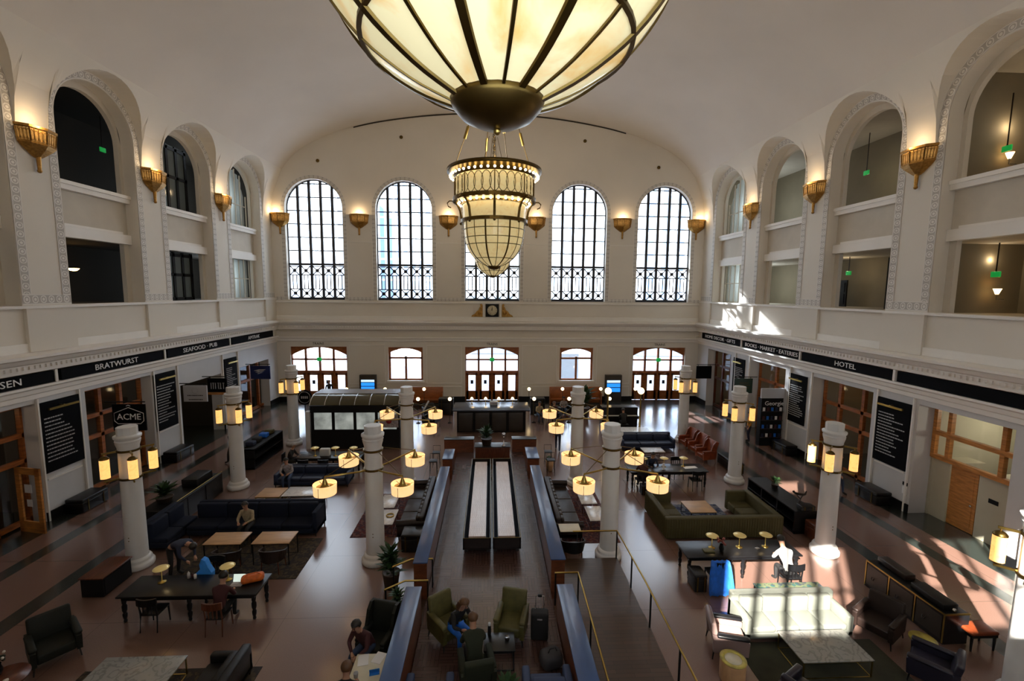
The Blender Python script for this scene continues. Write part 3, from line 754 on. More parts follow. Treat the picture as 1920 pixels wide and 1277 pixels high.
# ---------------------------------------------------------------- gilt wall sconces
def sconce_mesh():
    t = thing('wall_sconce', '', 'sconce')
    A = [PI*k/4 for k in range(5)]
    def P(r, z, k): return (r*.74*math.cos(A[k]), -r*.46*math.sin(A[k]), z)
    m_ = MB(); rings = [(.98,1.42),(1.0,1.46),(1.0,1.38),(.93,1.34),(.86,1.30)]
    def loft(mb, rs, m=0, o=0):
        vs = [P(r, z, k) for r, z in rs for k in range(5)]
        mb.add(vs, [(i*5+j, i*5+j+1, (i+1)*5+j+1, (i+1)*5+j) for i in range(len(rs)-1) for j in range(4)], m)
    loft(m_, [(.93,1.46),(1.0,1.46),(1.0,1.38),(.93,1.34)]); m_.build('rim', 'gilt', t)
    m_ = MB(); loft(m_, [(.92,1.34),(.84,.92)]); m_.build('basket', 'gilt_glow' if 'gilt_glow' in MAT else mat('gilt_glow', (.50,.28,.07), .4, .6, var=.3, vscale=10, emit=(1,.5,.14), es=.10), t)
    m_ = MB()
    for j in range(4):
        for q in range(5):
            f = q/4.; a0, a1 = P(.935,1.34,j), P(.935,1.34,j+1); b0, b1 = P(.855,.92,j), P(.855,.92,j+1)
            L_ = lambda p, r: tuple(p[i]+(r[i]-p[i])*f for i in range(3))
            m_.tube([L_(a0,a1), L_(b0,b1)], .014 if 0 < q < 4 else .028, 5)
            if q < 4:
                f2 = (q+.5)/4; cx = [a0[i]*(1-f2)+a1[i]*f2 for i in range(3)]; cb = [b0[i]*(1-f2)+b1[i]*f2 for i in range(3)]
                ex = Vector(a1)-Vector(a0); ex.normalize(); hw = (Vector(a1)-Vector(a0)).length/9
                pts = [Vector(cx)*(.5+.42*math.sin(g*PI/5))+Vector(cb)*(.5-.42*math.sin(g*PI/5))+ex*hw*math.cos(g*PI/5) for g in range(11)]
                m_.tube(pts, .010, 4, cap=False)
    m_.build('lattice', 'gilt', t)
    m_ = MB(); loft(m_, [(.88,.93),(.90,.86),(.74,.74),(.30,.50),(.20,.46),(.12,.44)]); m_.build('tapered_bottom', 'gilt', t)
    m_ = MB(); m_.tube([(0,-.05,.5),(0,-.05,.0)], [.075,.055], 10); m_.ball((0,-.05,.0), .075, 8); m_.build('stem', 'gilt', t)
    return t
S0 = sconce_mesh(); used = False
fx = (('on the left corner of the end wall','left of the second tall end-wall window','left of the middle tall window behind the chandelier','right of the middle tall window behind the chandelier','between the fourth and fifth tall end-wall windows','on the right corner of the end wall'))
fx = ('gilt basket sconce in the left corner of the end wall','gilt basket sconce between the first and second tall end-wall windows','gilt basket sconce between the second and middle end-wall windows','gilt basket sconce between the middle and fourth end-wall windows','gilt basket sconce between the fourth and fifth end-wall windows','gilt basket sconce in the right corner of the end wall')
G_ = 'gilt sconces along the upper walls'
for i, x in enumerate((-15.75,-9.97,-3.32,3.32,9.97,15.75)):
    o = S0 if i == 0 else dup(S0); o.location = (x, YF, 12.74); o['label'] = fx[i]; o['group'] = G_
words = ['farthest along','second farthest along','third from the end wall along','nearest the viewer along','off']
for sd, nm in ((-1,'left'),(1,'right')):
    for i, p in enumerate(PIERS[1:5]):
        o = dup(S0, (sd*16.36, p+(.25 if sd < 0 else 0), 12.74), sd*PI/2*-1, 'gilt basket sconce %s the %s arcade' % (words[i], nm), G_)

# ---------------------------------------------------------------- clock
t = thing('wall_clock', 'square framed clock between gilt ornaments above the middle entrance', 'clock', (0, YF, 7.12))
m_ = MB(); m_.rbox(-.5,.5,-.16,0,-.5,.5,.03); m_.build('case', 'matte_black', t)
m_ = MB(); m_.lathe([(0,0),(.38,0),(.38,.02),(0,.02)], 28, (0,0,0)); o = m_.build('dial', 'clock_face', t); o.rotation_euler = (PI/2,0,0); o.location = (0,-.16,0)
m_ = MB(); m_.box(-.018,.018,-.20,-.19,-.05,.27); m_.obox((-.04,-.205,.09),(.03,.01,.22),0,0,.35,'Y')
for k in range(12): a = k*PI/6; m_.obox((.33*math.sin(a),-.19,.33*math.cos(a)),(.02,.01,.07),0,0,a,'Y')
m_.build('hands_and_hours', 'matte_black', t)
m_ = MB()
for sx_ in (-1,1): m_.box(*sorted((sx_*.56, sx_*.72)), -.12, 0, -.5, .5)
m_.build('white_stiles', 'white_trim', t)
for sx_ in (-1, 1):
    m_ = MB(); poly = [(.74,-.5),(1.62,-.5),(1.55,-.38),(1.35,-.28),(1.22,-.08),(1.05,.02),(.98,.22),(.90,.32),(.95,.44),(.85,.52),(.74,.40)]
    m_.prism([(sx_*a, b) for a, b in (poly if sx_ > 0 else reversed(poly))], lambda u, w, d: (u, d, w), -.12, 0)
    for a, b, r in ((.95,-.2,.16),(1.25,-.36,.11),(.86,.15,.10)): m_.ball((sx_*a,-.12,b), r, 10, sz=(1,.4,1))
    m_.build('gilt_scroll', 'gilt', t)

# ---------------------------------------------------------------- columns with lanterns
def column():
    t = thing('column', '', 'column')
    m_ = MB(); m_.lathe([(0,0),(.41,0),(.43,.05),(.43,.14),(.39,.19),(.36,.20),(.37,.26),(.34,.31),(.29,.34)], 28); m_.build('base', 'column_white', t)
    m_ = MB(); m_.lathe([(.285,.33),(.28,1.2),(.262,3.78)], 28); m_.build('shaft', 'column_white', t)
    m_ = MB(); m_.lathe([(.265,3.75),(.275,3.84),(.31,3.96),(.315,4.02),(.325,4.03),(.30,4.045),(.31,4.08),(.345,4.13),(.35,4.19),(.27,4.2),(.27,4.23)], 16)
    m_.lathe([(.262,4.2),(.262,4.45),(.22,4.46),(0,4.46)], 10, smooth=False); m_.build('capital', 'column_white', t)
    for a in range(2): m_ = MB(); m_.ball((0,-.275,.95+a*.1), .02, 6); m_.build('socket', 'dark_brass', t)
    return t
C0 = column()
rowsY = [8.17, 13.8, 19.45, 25.1]; rw = ['nearest row','second row','third row','farthest row']
def lantern(t=None):
    t = thing('column_lantern', '', 'lantern')
    m_ = MB(); m_.lathe([(.118,-.30),(.118,.30)], 18); m_.lathe([(0,-.30),(.118,-.30)], 18); m_.build('glass_tube', 'lantern_glass', t)
    m_ = MB(); m_.lathe([(0,.38),(.05,.37),(.09,.345),(.126,.30),(.126,.28)], 18); m_.build('cap', 'dark_brass', t)
    m_ = MB(); m_.lathe([(0,-.34),(.06,-.335),(.10,-.32),(.122,-.30),(.122,-.285)], 18); m_.build('bottom_cap', 'dark_brass', t)
    return t
LN0 = lantern(); l_used = [False]
def bracket(t):
    for z in (3.74, 2.88):
        m_ = MB(); m_.lathe([(.262,z-.03),(.30,z-.03),(.30,z+.03),(.262,z+.03)], 20, smooth=False); m_.build('collar', 'dark_brass', t)
    for k in range(4):
        a = PI/4+PI/2*k; ca, sa = math.cos(a), math.sin(a)
        m_ = MB(); m_.obox((.44*ca,.44*sa,3.74), (.36,.035,.05), a); m_.tube([(.57*ca,.57*sa,3.74),(.57*ca,.57*sa,3.66)], .016, 6); m_.build('arm', 'brass', t)
        m_ = MB(); m_.obox((.44*ca,.44*sa,2.90), (.36,.035,.05), a); m_.tube([(.57*ca,.57*sa,2.9),(.57*ca,.57*sa,2.96)], .016, 6); m_.build('arm', 'brass', t)
def frame4(t):
    for z in (3.68, 3.08):
        m_ = MB(); m_.lathe([(.262,z-.03),(.305,z-.03),(.305,z+.03),(.262,z+.03)], 20, smooth=False); m_.build('collar', 'dark_brass', t)
    for k in range(4):
        a = PI/4+PI/2*k; ca, sa = math.cos(a), math.sin(a)
        m_ = MB(); m_.tube([(.28*ca,.28*sa,3.08),(.5*ca,.5*sa,3.10),(1.56*ca,1.56*sa,3.27),(1.56*ca,1.56*sa,3.22)], [.035,.028,.03,.02], 8); m_.build('arm', 'brass', t)
        m_ = MB(); m_.tube([(.28*ca,.28*sa,3.68),(1.50*ca,1.50*sa,3.27)], .011, 5); m_.build('stay_rod', 'dark_brass', t)
dirs = {0:'back right',1:'back left',2:'front left',3:'front right'}
C1 = dup(C0); frame4(C1); bracket(C0)
cu = [False]; c1u = [False]
for sd, nm in ((-1,'left'),(1,'right')):
    for ri, y in enumerate(rowsY):
        if sd < 0 and ri == 0: continue
        x = sd*11.06; lab = 'white column of the outer %s file, %s' % (nm, rw[ri])
        if not cu[0]: o = C0; cu[0] = True
        else: o = dup(C0)
        o.location = (x, y, 0); o['label'] = lab; o['group'] = 'white lantern columns of the hall'
        for k in range(4):
            a = PI/4+PI/2*k
            l = LN0 if not l_used[0] else dup(LN0); l_used[0] = True
            l.location = (x+.57*math.cos(a), y+.57*math.sin(a), 3.29); l['label'] = 'amber tube lantern, %s of the outer %s column in the %s' % (dirs[k], nm, rw[ri]); l['group'] = 'amber tube lanterns on the columns'
def drum():
    t = thing('drum_lamp', '', 'lamp')
    m_ = MB(); m_.lathe([(.315,-.15),(.325,.15)], 28); m_.lathe([(.308,.15),(.300,-.15)], 28); m_.lathe([(.30,-.15),(.0,-.15)], 28); m_.build('glass_drum', 'drum_glass', t)
    m_ = MB(); m_.lathe([(.03,.30),(.05,.24),(.08,.16),(.11,.09),(.24,.06),(.24,.04),(.0,.04)], 18); m_.build('brass_cone', 'brass', t)
    for k in range(3):
        a = 2*PI*k/3+.3; m_ = MB(); m_.tube([(.10*math.cos(a),.10*math.sin(a),.07),(.33*math.cos(a),.33*math.sin(a),.12),(.33*math.cos(a),.33*math.sin(a),-.16)], .009, 5); m_.build('stay', 'dark_brass', t)
    return t
D0 = drum(); d_used = [False]
for sd, nm in ((-1,'left'),(1,'right')):
    for ri in (1, 2):
        y = rowsY[ri]; x = sd*3.75
        if not c1u[0]: o = C1; c1u[0] = True; o.location = (x, y, 0)
        else: o = dup(C1, (x, y, 0))
        o['label'] = 'white column of the inner %s file, %s' % (nm, rw[ri]); o['group'] = 'white lantern columns of the hall'
        for k in range(4):
            a = PI/4+PI/2*k; ca, sa = math.cos(a), math.sin(a)
            l = D0 if not d_used[0] else dup(D0); d_used[0] = True
            l.location = (x+1.56*ca, y+1.56*sa, 2.92); l['label'] = 'glowing drum lamp, %s arm of the inner %s column in the %s' % (dirs[k], nm, rw[ri]); l['group'] = 'glowing drum lamps on long arms'

# ---------------------------------------------------------------- sign frieze
def signboard(sd, y0, y1, txt, yc, label, size=.33, ln=None):
    t = thing('sign_board', label, 'sign', (sd*16.24, (y0+y1)/2, 5.34))
    m_ = MB(); h = (y1-y0)/2; m_.box(*sorted((0, sd*.14)), -h, h, -.21, .21); m_.build('board', 'black_board', t)
    if txt: text(txt, size, 'sign_text', (-sd*.02, yc-(y0+y1)/2, 0), (PI/2, 0, PI/2 if sd < 0 else -PI/2), t, length=ln)
def span(i, o=0): return PIERS[i+1]+.12+o, PIERS[i]-.12+o
signboard(-1, *span(0, .1), 'AMTRAK', 31.47, 'black frieze sign reading AMTRAK, farthest on the left wall', ln=1.5)
signboard(-1, *span(1, .1), 'SEAFOOD \u00b7 PUB', 25.8, 'black frieze sign reading SEAFOOD PUB on the left wall', ln=2.95)
signboard(-1, *span(2, .1), 'BRATWURST', 20.13, 'black frieze sign reading BRATWURST on the left wall', ln=2.25)
signboard(-1, *span(3, .1), 'SEN', 15.74, 'black frieze sign ending in SEN at the left picture edge', ln=.68)
signboard(1, *span(0), 'HOME DECOR \u00b7 GIFTS', 31.5, 'black frieze sign reading HOME DECOR GIFTS, farthest on the right wall', ln=4.2)
signboard(1, *span(1), 'BOOKS \u00b7 MARKET \u00b7 EATERIES', 25.66, 'black frieze sign reading BOOKS MARKET EATERIES on the right wall', ln=5.0)
signboard(1, *span(2), 'HOTEL', 19.92, 'black frieze sign reading HOTEL on the right wall', ln=1.25)
signboard(1, *span(3), '', 0, 'blank glossy black frieze sign nearest on the right wall')
for sd in (-1, 1):
    m_ = MB()
    for p in PIERS:
        if YN < p < YF-.3: m_.box(*sorted((sd*16.40, sd*16.2)), p-.05, p+.05, 5.12, 5.58)
    m_.build('trim_x', 'white_trim', kind='structure').name = 'trim_%d' % (10 if sd < 0 else 11)

# ---------------------------------------------------------------- directory boards on the piers
def directory(sd, yc, w, z0, z1, label, rows, seed):
    t = thing('directory_board', label, 'blackboard', (sd*(W-.01), yc, 0)); rnd = random.Random(seed)
    m_ = MB(); m_.box(*sorted((0, -sd*.05)), -w/2, w/2, z0, z1); m_.build('board', 'black_board', t)
    y_ = z1-.62
    for r in range(rows):
        m_ = MB()
        ln = w*(.35+.45*rnd.random()); u = -w/2+.16; st = (z1-z0-.9)/rows
        while u < -w/2+.16+ln:
            l = .03+.09*rnd.random(); a = u*sd*-1; b = (u+l)*sd*-1
            m_.box(*sorted((-sd*.05, -sd*.054)), *sorted((a, b)), y_-.022, y_+.022); u += l+.022
        y_ -= st; m_.build('chalk_line', 'chalk', t)
    m_ = MB(); m_.box(*sorted((-sd*.16, -sd*.22)), -w*.36, w*.36, z1-.30, z1-.22); m_.box(*sorted((-sd*.05, -sd*.2)), -.04, .04, z1-.24, z1-.20); m_.build('picture_light', 'brass', t)
directory(-1, 17.53, 1.66, 1.78, 4.42, 'large black directory board with brass light, nearest on the left wall', 12, 1)
directory(-1, 23.05, 1.5, 1.6, 4.42, 'black directory board on the left wall beside the pub opening', 14, 2)
directory(-1, 28.8, 1.35, 1.8, 4.3, 'smallest looking black directory board far along the left wall', 14, 3)
directory(1, 17.4, 1.6, 1.6, 4.31, 'large black directory board with brass light, nearest on the right wall', 14, 4)
directory(1, 23.2, 1.4, 1.66, 4.28, 'black directory board beside the bookshop on the right wall', 15, 5)
directory(1, 29.0, 1.35, 1.8, 4.3, 'far black directory board on the right wall beside the end bay', 14, 6)

# ---------------------------------------------------------------- storefront joinery
def front(sd, y0, y1, h, mt, posts, rails, label, n):
    X = 17.0 if sd < 0 else 17.06; t = thing('storefront', label, 'storefront', (sd*X, (y0+y1)/2, 0)); hh = (y1-y0)/2
    m_ = MB(); a, b = sorted((-.06, .10))
    for p in posts: y = -hh+2*hh*p; m_.box(a, b, y-.08, y+.08, 0, h)
    for z in rails: m_.box(a, b, -hh, hh, z-.08, z+.08)
    m_.build('frame', mt, t)
    m_ = MB(); m_.box(.0, .01, -hh, hh, .05, h); m_.build('glass', 'pane', t)
    return t
front(-1, 12.9, 16.65, 4.45, 'orange_wood', (0,.3,.68,1), (.15,2.35,3.3,4.38), 'orange wooden shopfront at the left picture edge', 0)
t = front(-1, 18.65, 22.2, 4.45, 'orange_wood', (0,.35,.66,1), (.12,2.3,3.2,4.38), 'orange wooden shopfront behind the hexagon sign', 1)
front(1, 18.45, 22.1, 4.4, 'orange_wood', (0,.32,.70,1), (.12,2.25,3.15,4.33), 'orange wooden shopfront under the HOTEL sign', 2)
front(1, 24.3, 27.75, 4.4, 'orange_wood', (0,.5,1), (.12,3.2,4.33), 'wooden bookshop front with blue lit panes', 3)
front(1, 30.1, 33.4, 4.4, 'red_wood', (0,.33,.66,1), (.12,2.2,3.2,4.33), 'dark red wooden shopfront in the farthest right bay', 4)
front(-1, 29.9, 33.7, 3.5, 'orange_wood', (.1,.55,.85), (.12,2.3,3.42), 'orange wooden front with pale glass beside the blue flag sign', 5)
# open door leaves at the left edge
for y, a in ((16.0, 'beside the nearest left directory board'), (13.6, 'cut by the left picture edge')):
    t = thing('glazed_door', 'orange wooden glazed door leaf standing open '+a, 'door', (-16.6, y, 0), math.radians(-12))
    m_ = MB()
    for x0, x1, z0, z1 in ((0,.2,0,2.35),(.85,1.05,0,2.35),(0,1.05,0,.4),(0,1.05,2.12,2.35)): m_.box(x0-.1, x1-.1, -.03, .03, z0, z1)
    m_.build('frame', 'light_wood', t); m_ = MB(); m_.box(.04,.76,-.005,.005,.35,2.16); m_.build('glass', 'pane', t)
    m_ = MB(); m_.box(.25,.55,-.02,-.01,1.45,1.75); m_.build('notice', 'white_paper', t); m_ = MB(); m_.box(.3,.52,-.02,-.01,.95,1.2); m_.build('notice', 'white_paper', t)
# right near bay: lit office front
t = thing('storefront', 'orange wooden transom screen over pale partitions in the nearest right bay', 'storefront', (17.1, 14.75, 0))
m_ = MB()
for y in (-1.5,-.85,.95,1.5): m_.box(-.06,.1,y-.07,y+.07,2.35,4.4)
for z in (2.42,3.35,4.33): m_.box(-.08,.1,-1.5,1.5,z-.08,z+.08)
m_.box(-.04,.08,-1.5,-1.4,0,4.4); m_.build('frame', 'light_wood', t)
m_ = MB(); m_.box(0,.01,-1.5,1.5,2.4,4.4); m_.build('glass', 'pane', t)
t = thing('wooden_door', 'plain orange wooden door standing half open under the transom screen', 'door', (17.22, 14.66, 0), 0)
m_ = MB(); m_.box(0,.05,-.0,.95,.02,2.3); m_.build('panel', 'light_wood', t); m_ = MB(); m_.box(-.01,0,.12,.83,.2,1.0); m_.box(-.01,0,.12,.83,1.15,2.15); m_.build('moulding', 'light_wood', t)
m_ = MB(); m_.ball((-.06,.12,1.05), .04, 8); m_.build('knob', 'steel', t)
m_ = MB(); m_.box(17.2,18.6,13.1,14.62,0,2.3); m_.box(17.2,18.6,15.65,16.3,0,2.3); m_.build('wall_partition', 'pale_wall', kind='structure')
m_ = MB(); m_.box(20.2,20.3,13.0,17.0,0,4.6); m_.build('wall_office', 'pale_wall', kind='structure')
m_ = MB(); m_.box(17.15,20.3,16.3,16.4,0,4.6); m_.build('wall_office_side', 'pale_wall', kind='structure')
m_ = MB(); m_.box(17.18,17.2,13.95,14.25,1.45,1.6); tag(m_.build('door_plate', 'matte_black'), 'small black name plate on the pale partition beside the wooden door', 'plate')
m_ = MB(); m_.box(16.38,16.41,16.46,16.66,1.05,1.18); tag(m_.build('door_plate', 'matte_black'), 'small black plate above a white notice on the nearest right pier', 'plate')
m_ = MB(); m_.box(16.39,16.41,16.46,16.66,.70,.98); tag(m_.build('notice', 'white_paper'), 'white paper notice on the nearest right pier', 'notice')

# ---------------------------------------------------------------- hanging signs
def hang(name, label, x0, x1, z0, z1, y, mt, parts):
    t = thing(name, label, 'sign', ((x0+x1)/2, y, (z0+z1)/2)); w = (x1-x0)/2; h = (z1-z0)/2
    m_ = MB(); m_.box(-w, w, -.03, .03, -h, h); m_.build('panel', mt, t)
    m_ = MB(); m_.tube([(-w-.3 if x0 < 0 else -w, 0, h+.1), (w if x0 < 0 else w+.3, 0, h+.1)], .025, 6); m_.box(-w*.8,-w*.76,-.01,.01,h,h+.1); m_.box(w*.76,w*.8,-.01,.01,h,h+.1); m_.build('rail', 'matte_black', t)
    parts(t, w, h); return t
def p_acme(t, w, h):
    text('ACME', .36, 'sign_text', (0, -.035, .02), (PI/2,0,0), t)
    m_ = MB(); pts = [(-.58,0,-.14),(-.58,0,.18),(0,0,.42),(.58,0,.18),(.58,0,-.14)]
    m_.tube([(a, -.035, c) for a, b, c in pts], .014, 5); m_.tube([(-.58,-.035,-.14),(-.45,-.035,-.26),(.45,-.035,-.26),(.58,-.035,-.14)], .014, 5); m_.tube([(-.08,-.035,.48),(0,-.035,.52),(.08,-.035,.48)], .014, 5); m_.build('hexagon_outline', 'sign_text', t)
hang('hanging_sign', 'black hanging sign reading ACME in a hexagon outline', -15.6, -14.3, 2.75, 3.85, 18.9, 'black_board', p_acme)
def p_white(t, w, h):
    m_ = MB(); m_.lathe([(.14,0),(.16,0),(.16,.01),(.14,.01)], 20); o = m_.build('round_emblem', 'chalk', t); o.location = (0,-.035,.16); o.rotation_euler = (PI/2,0,0)
    for z, l in ((-.10,.40),(-.32,.34)):
        m_ = MB(); rnd = random.Random(int(l*100)); x = -l
        while x < l: s = .03+.06*rnd.random(); m_.box(x, x+s, -.036, -.031, z-.025, z+.025); x += s+.02
        m_.build('faint_lettering', 'brown_panel', t)
hang('hanging_sign', 'white hanging sign with a faint round emblem over the left passage', -16.2, -15.0, 2.68, 3.54, 24.1, 'sign_grey', p_white)
def p_bar(t, w, h):
    text('PIT STOP', .26, 'sign_text', (0,-.035,-.05), (PI/2,0,0), t) if False else None
    m_ = MB()
    for k, x in enumerate((-.34,-.22,-.10,.06,.18,.34)):
        m_.box(x-.02, x+.02, -.04, -.031, -.2, .15)
        if k in (1, 3, 5): m_.box(x-.05, x+.05, -.04, -.031, .11, .15)
        if k in (4,): m_.box(x-.05, x+.05, -.04, -.031, -.2, -.16)
    m_.build('tall_lettering', 'chalk', t); m_ = MB(); m_.box(-w, w, -.04, .04, -h-.14, -h); m_.build('orange_sill', 'light_wood', t)
hang('hanging_sign', 'black hanging sign with tall pale letters and an orange strip below', -16.1, -15.05, 2.75, 3.55, 26.0, 'black_board', p_bar)
def p_amtrak(t, w, h):
    for k, dz in enumerate((.1, 0, -.1)):
        m_ = MB(); m_.prism([(-.42+k*.1,.02+dz),(-.10+k*.05,.10+dz),(.38-k*.1,.10+dz),(.20-k*.1,.05+dz),(-.02,.05+dz),(-.12,.0+dz)], lambda u, v, d: (u, d, v), -.04, -.031); m_.build('white_stripe', 'white_cloth', t)
hang('hanging_sign', 'blue hanging sign with three white swept stripes far along the left wall', -15.75, -14.5, 2.75, 3.62, 29.9, 'amtrak_blue', p_amtrak)
def p_none(t, w, h): pass
hang('hanging_screen', 'dark hanging screen in the farthest right bay', 15.2, 16.35, 2.25, 3.2, 32.6, 'black_board', p_none)
def p_green(t, w, h):
    m_ = MB()
    for z, l in ((.18,.3),(.04,.42),(-.12,.36)): m_.box(-l, l, -.036, -.031, z-.03, z+.03)
    m_.build('faint_lines', 'olive', t)
hang('hanging_sign', 'dark green hanging sign beside the bookshop', 15.2, 16.35, 2.35, 3.28, 27.3, 'sign_green', p_green)
t = thing('display_rack', 'tall black bookshop display rack with white header and script lettering', 'display rack', (15.75, 24.3, 0))
m_ = MB(); m_.box(-.62,.62,-.05,.3,0,2.75); m_.build('cabinet', 'matte_black', t)
m_ = MB(); m_.box(-.66,.66,-.06,.06,2.75,3.3); m_.build('header', 'sign_grey', t); text('Georgie', .34, 'sign_text', (.1,-.07,2.45), (PI/2,0,0), t)
for k, z in enumerate((.5,1.0,1.5,2.0)):
    m_ = MB(); m_.box(-.6,.6,-.16,-.05,z-.02,z+.01); m_.build('shelf', 'dark_wood', t)
# shop display stock on the rack: small books
bk = MB(); bk.box(-.06,.06,-.02,.02,0,.2)
B0 = {m: bk.build('book', m) for m in ('cloth_navy','white_paper','cloth_maroon','blue_cloth')}
us = set(); ks = list(B0)
for r, z in enumerate((.52,1.02,1.52,2.02)):
    for k in range(5):
        m = ks[(r*3+k) % 4]; o = B0[m] if m not in us else dup(B0[m]); us.add(m)
        o.location = (15.25+k*.24, 24.19, z+.012); tag(o, '%s book on the %s shelf of the black display rack' % ({'cloth_navy':'navy','white_paper':'white','cloth_maroon':'maroon','blue_cloth':'bright blue'}[m], ('lowest','second','third','top')[r]), 'book', 'books on the display rack')
# exit signs of the upper corridors
for x, y, z, w in ((-19.4,24.3,15.4,'upper opening of the second left bay'),(19.4,23.5,14.9,'upper opening of the third right bay'),(19.4,16.95,14.15,'upper opening of the nearest right bay'),(19.4,24.1,9.75,'lower opening of the third right bay'),(19.4,16.8,9.42,'lower opening of the nearest right bay')):
    m_ = MB(); m_.rbox(-.03,.03,-.17,.17,-.11,.11,.02); m_.box(-.01,.01,-.02,.02,.1,2.0 if z > 12 else 1.2,1)
    o = m_.build('exit_sign', ['exit_green','dark_wood']); tag(o, 'green exit sign seen in the '+w, 'sign', None, (x, y, z))
# corridor wall lamps
for y, z, w in ((17.25,13.9,'upper'),(17.1,8.75,'lower')):
    t = thing('corridor_lamp', 'small warm wall lamp in the %s opening of the nearest right bay' % w, 'lamp', (19.6, y-.25, z)); m_ = MB(); m_.lathe([(.05,-.1),(.13,.12)], 14); m_.build('shade', 'candle', t)
    m_ = MB(); m_.tube([(0,0,-.1),(0,0,-.3),(.3,0,-.3)], .02, 6); m_.build('arm', 'steel', t)
m_ = MB(); m_.lathe([(0,-.05),(.12,-.03),(.2,.05),(.22,.08)], 16); o = m_.build('bowl_lamp', 'candle'); tag(o, 'small glowing bowl lamp in the lower opening of the second left bay', 'lamp', None, (-19.5, 22.2, 9.4))
for (x, y, z, w) in ((-18.9,13.9,3.55,'behind the leftmost shopfront'),(-18.7,19.9,3.8,'behind the hexagon sign')):
    t = thing('pendant_lamp', 'brass pendant lamp glowing '+w, 'lamp', (x, y, z)); m_ = MB(); m_.lathe([(.05,.2),(.1,.15),(.3,-.05),(.32,-.1)], 18); m_.build('shade', 'brass', t)
    m_ = MB(); m_.ball((0,0,-.03), .08, 8); m_.build('light_bulb', 'globe', t); m_ = MB(); m_.tube([(0,0,.2),(0,0,.9)], .012, 5); m_.build('rod', 'brass', t)
# ---------------------------------------------------------------- furniture builders (each stands at its base, facing -y)
def legs4(t, w, d, h, mt, r=.025, splay=0, name='leg', inset=.06):
    for sx_ in (-1,1):
        for sy in (-1,1):
            x, y = sx_*(w/2-inset), sy*(d/2-inset); m_ = MB(); m_.tube([(x, y, h), (x+sx_*splay, y+sy*splay, 0)], [r, r*.6], 8); m_.build(name, mt, t)
def sofa(label, x, y, rz, w, d=.9, h=.8, sh=.42, mt='navy_fabric', n=3, tuft=False, arms=(1,1), legm='dark_wood', armh=None, group=None, name='sofa', cat='sofa', roll=False, wood=None):
    t = thing(name, label, cat, (x, y, 0), rz, group); armh = armh or h*.78; aw = .16
    m_ = MB(); m_.rbox(-w/2, w/2, -d/2, d/2, .12, sh-.13, .03); m_.build('base', mt, t)
    m_ = MB(); m_.rbox(-w/2, w/2, d/2-.2, d/2, .14, h, .05)
    if tuft:
        m_.build('backrest', mt, t); k = int(w/.3)
        m_ = MB()
        for i in range(k):
            for j in range(2): xx = -w/2+w*(i+.5)/k; m_.rbox(xx-w/k*.48, xx+w/k*.48, d/2-.30, d/2-.17, sh+.02+j*(h-sh)/2, sh+(j+1)*(h-sh)/2, .05)
        m_.build('tufting', mt, t)
    else:
        m_.build('backrest', mt, t)
        for i in range(n):
            m_ = MB(); a = -w/2+aw*arms[0]+(w-aw*sum(arms))*i/n; b = a+(w-aw*sum(arms))/n; m_.rbox(a+.008, b-.008, d/2-.36, d/2-.17, sh-.02, h-.03, .06, 3); m_.build('back_cushion', mt, t)
    for i in range(n):
        m_ = MB(); a = -w/2+aw*arms[0]+(w-aw*sum(arms))*i/n; b = a+(w-aw*sum(arms))/n
        m_.rbox(a+.006, b-.006, -d/2-.01, d/2-.22, sh-.14, sh+.02, .045, 3); m_.build('seat_cushion', mt, t)
    for s, on in ((-1, arms[0]), (1, arms[1])):
        if on:
            m_ = MB()
            if roll: m_.rbox(*sorted((s*w/2, s*(w/2-aw))), -d/2, d/2, .14, armh-.08, .03); m_.tube([(s*(w/2-aw/2), -d/2-.02, armh-.09), (s*(w/2-aw/2), d/2, armh-.05)], .115, 12)
            else: m_.rbox(*sorted((s*w/2, s*(w/2-aw))), -d/2, d/2, .14, armh, .04)
            m_.build('armrest', mt, t)
    legs4(t, w, d, .14, legm, .03)
    return t
def armchair(label, x, y, rz, mt='dark_green', w=.75, d=.78, h=.88, legm='dark_wood', stripes=None, group=None, name='armchair', edge=None):
    t = thing(name, label, 'armchair', (x, y, 0), rz, group)
    m_ = MB(); m_.rbox(-w/2+.09, w/2-.09, -d/2, d/2-.12, .22, .45, .05, 3); m_.build('seat', stripes or mt, t)
    M = Matrix.Translation((0, d/2-.14, .34)) @ Matrix.Rotation(-.22, 4, 'X')
    m_ = MB(); m_.rbox(-w/2+.05, w/2-.05, -.06, .08, -.05, h-.34, .05, 3, 0, M); m_.build('backrest', mt, t)
    for s in (-1, 1):
        m_ = MB(); poly = [(-d/2,.2),(d/2-.04,.2),(d/2+.0,.62),(d/2-.3,.60),(-d/2+.05,.60),(-d/2-.02,.54)]
        m_.prism(poly if s > 0 else poly, lambda u, v, q: (q, u, v), s*(w/2-.1), s*w/2); m_.build('armrest', mt, t)
        m_ = MB(); m_.rbox(*sorted((s*(w/2-.12), s*(w/2+.02))), -d/2-.02, d/2-.1, .57, .65, .035); m_.build('arm_pad', edge or mt, t)
    legs4(t, w, d, .22, legm, .022, .03)
    return t
def wing_chair(label, x, y, rz, mt, group=None, name='wing_chair'):
    t = armchair(label, x, y, rz, mt, .72, .74, 1.12, 'red_wood', None, group, name)
    for s in (-1, 1):
        m_ = MB(); m_.prism([(.02,.6),(.33,.6),(.46,1.08),(.30,1.10),(.16,.98)], lambda u, v, q: (q, u, v), s*.29, s*.36); m_.build('wing', mt, t)
    return t
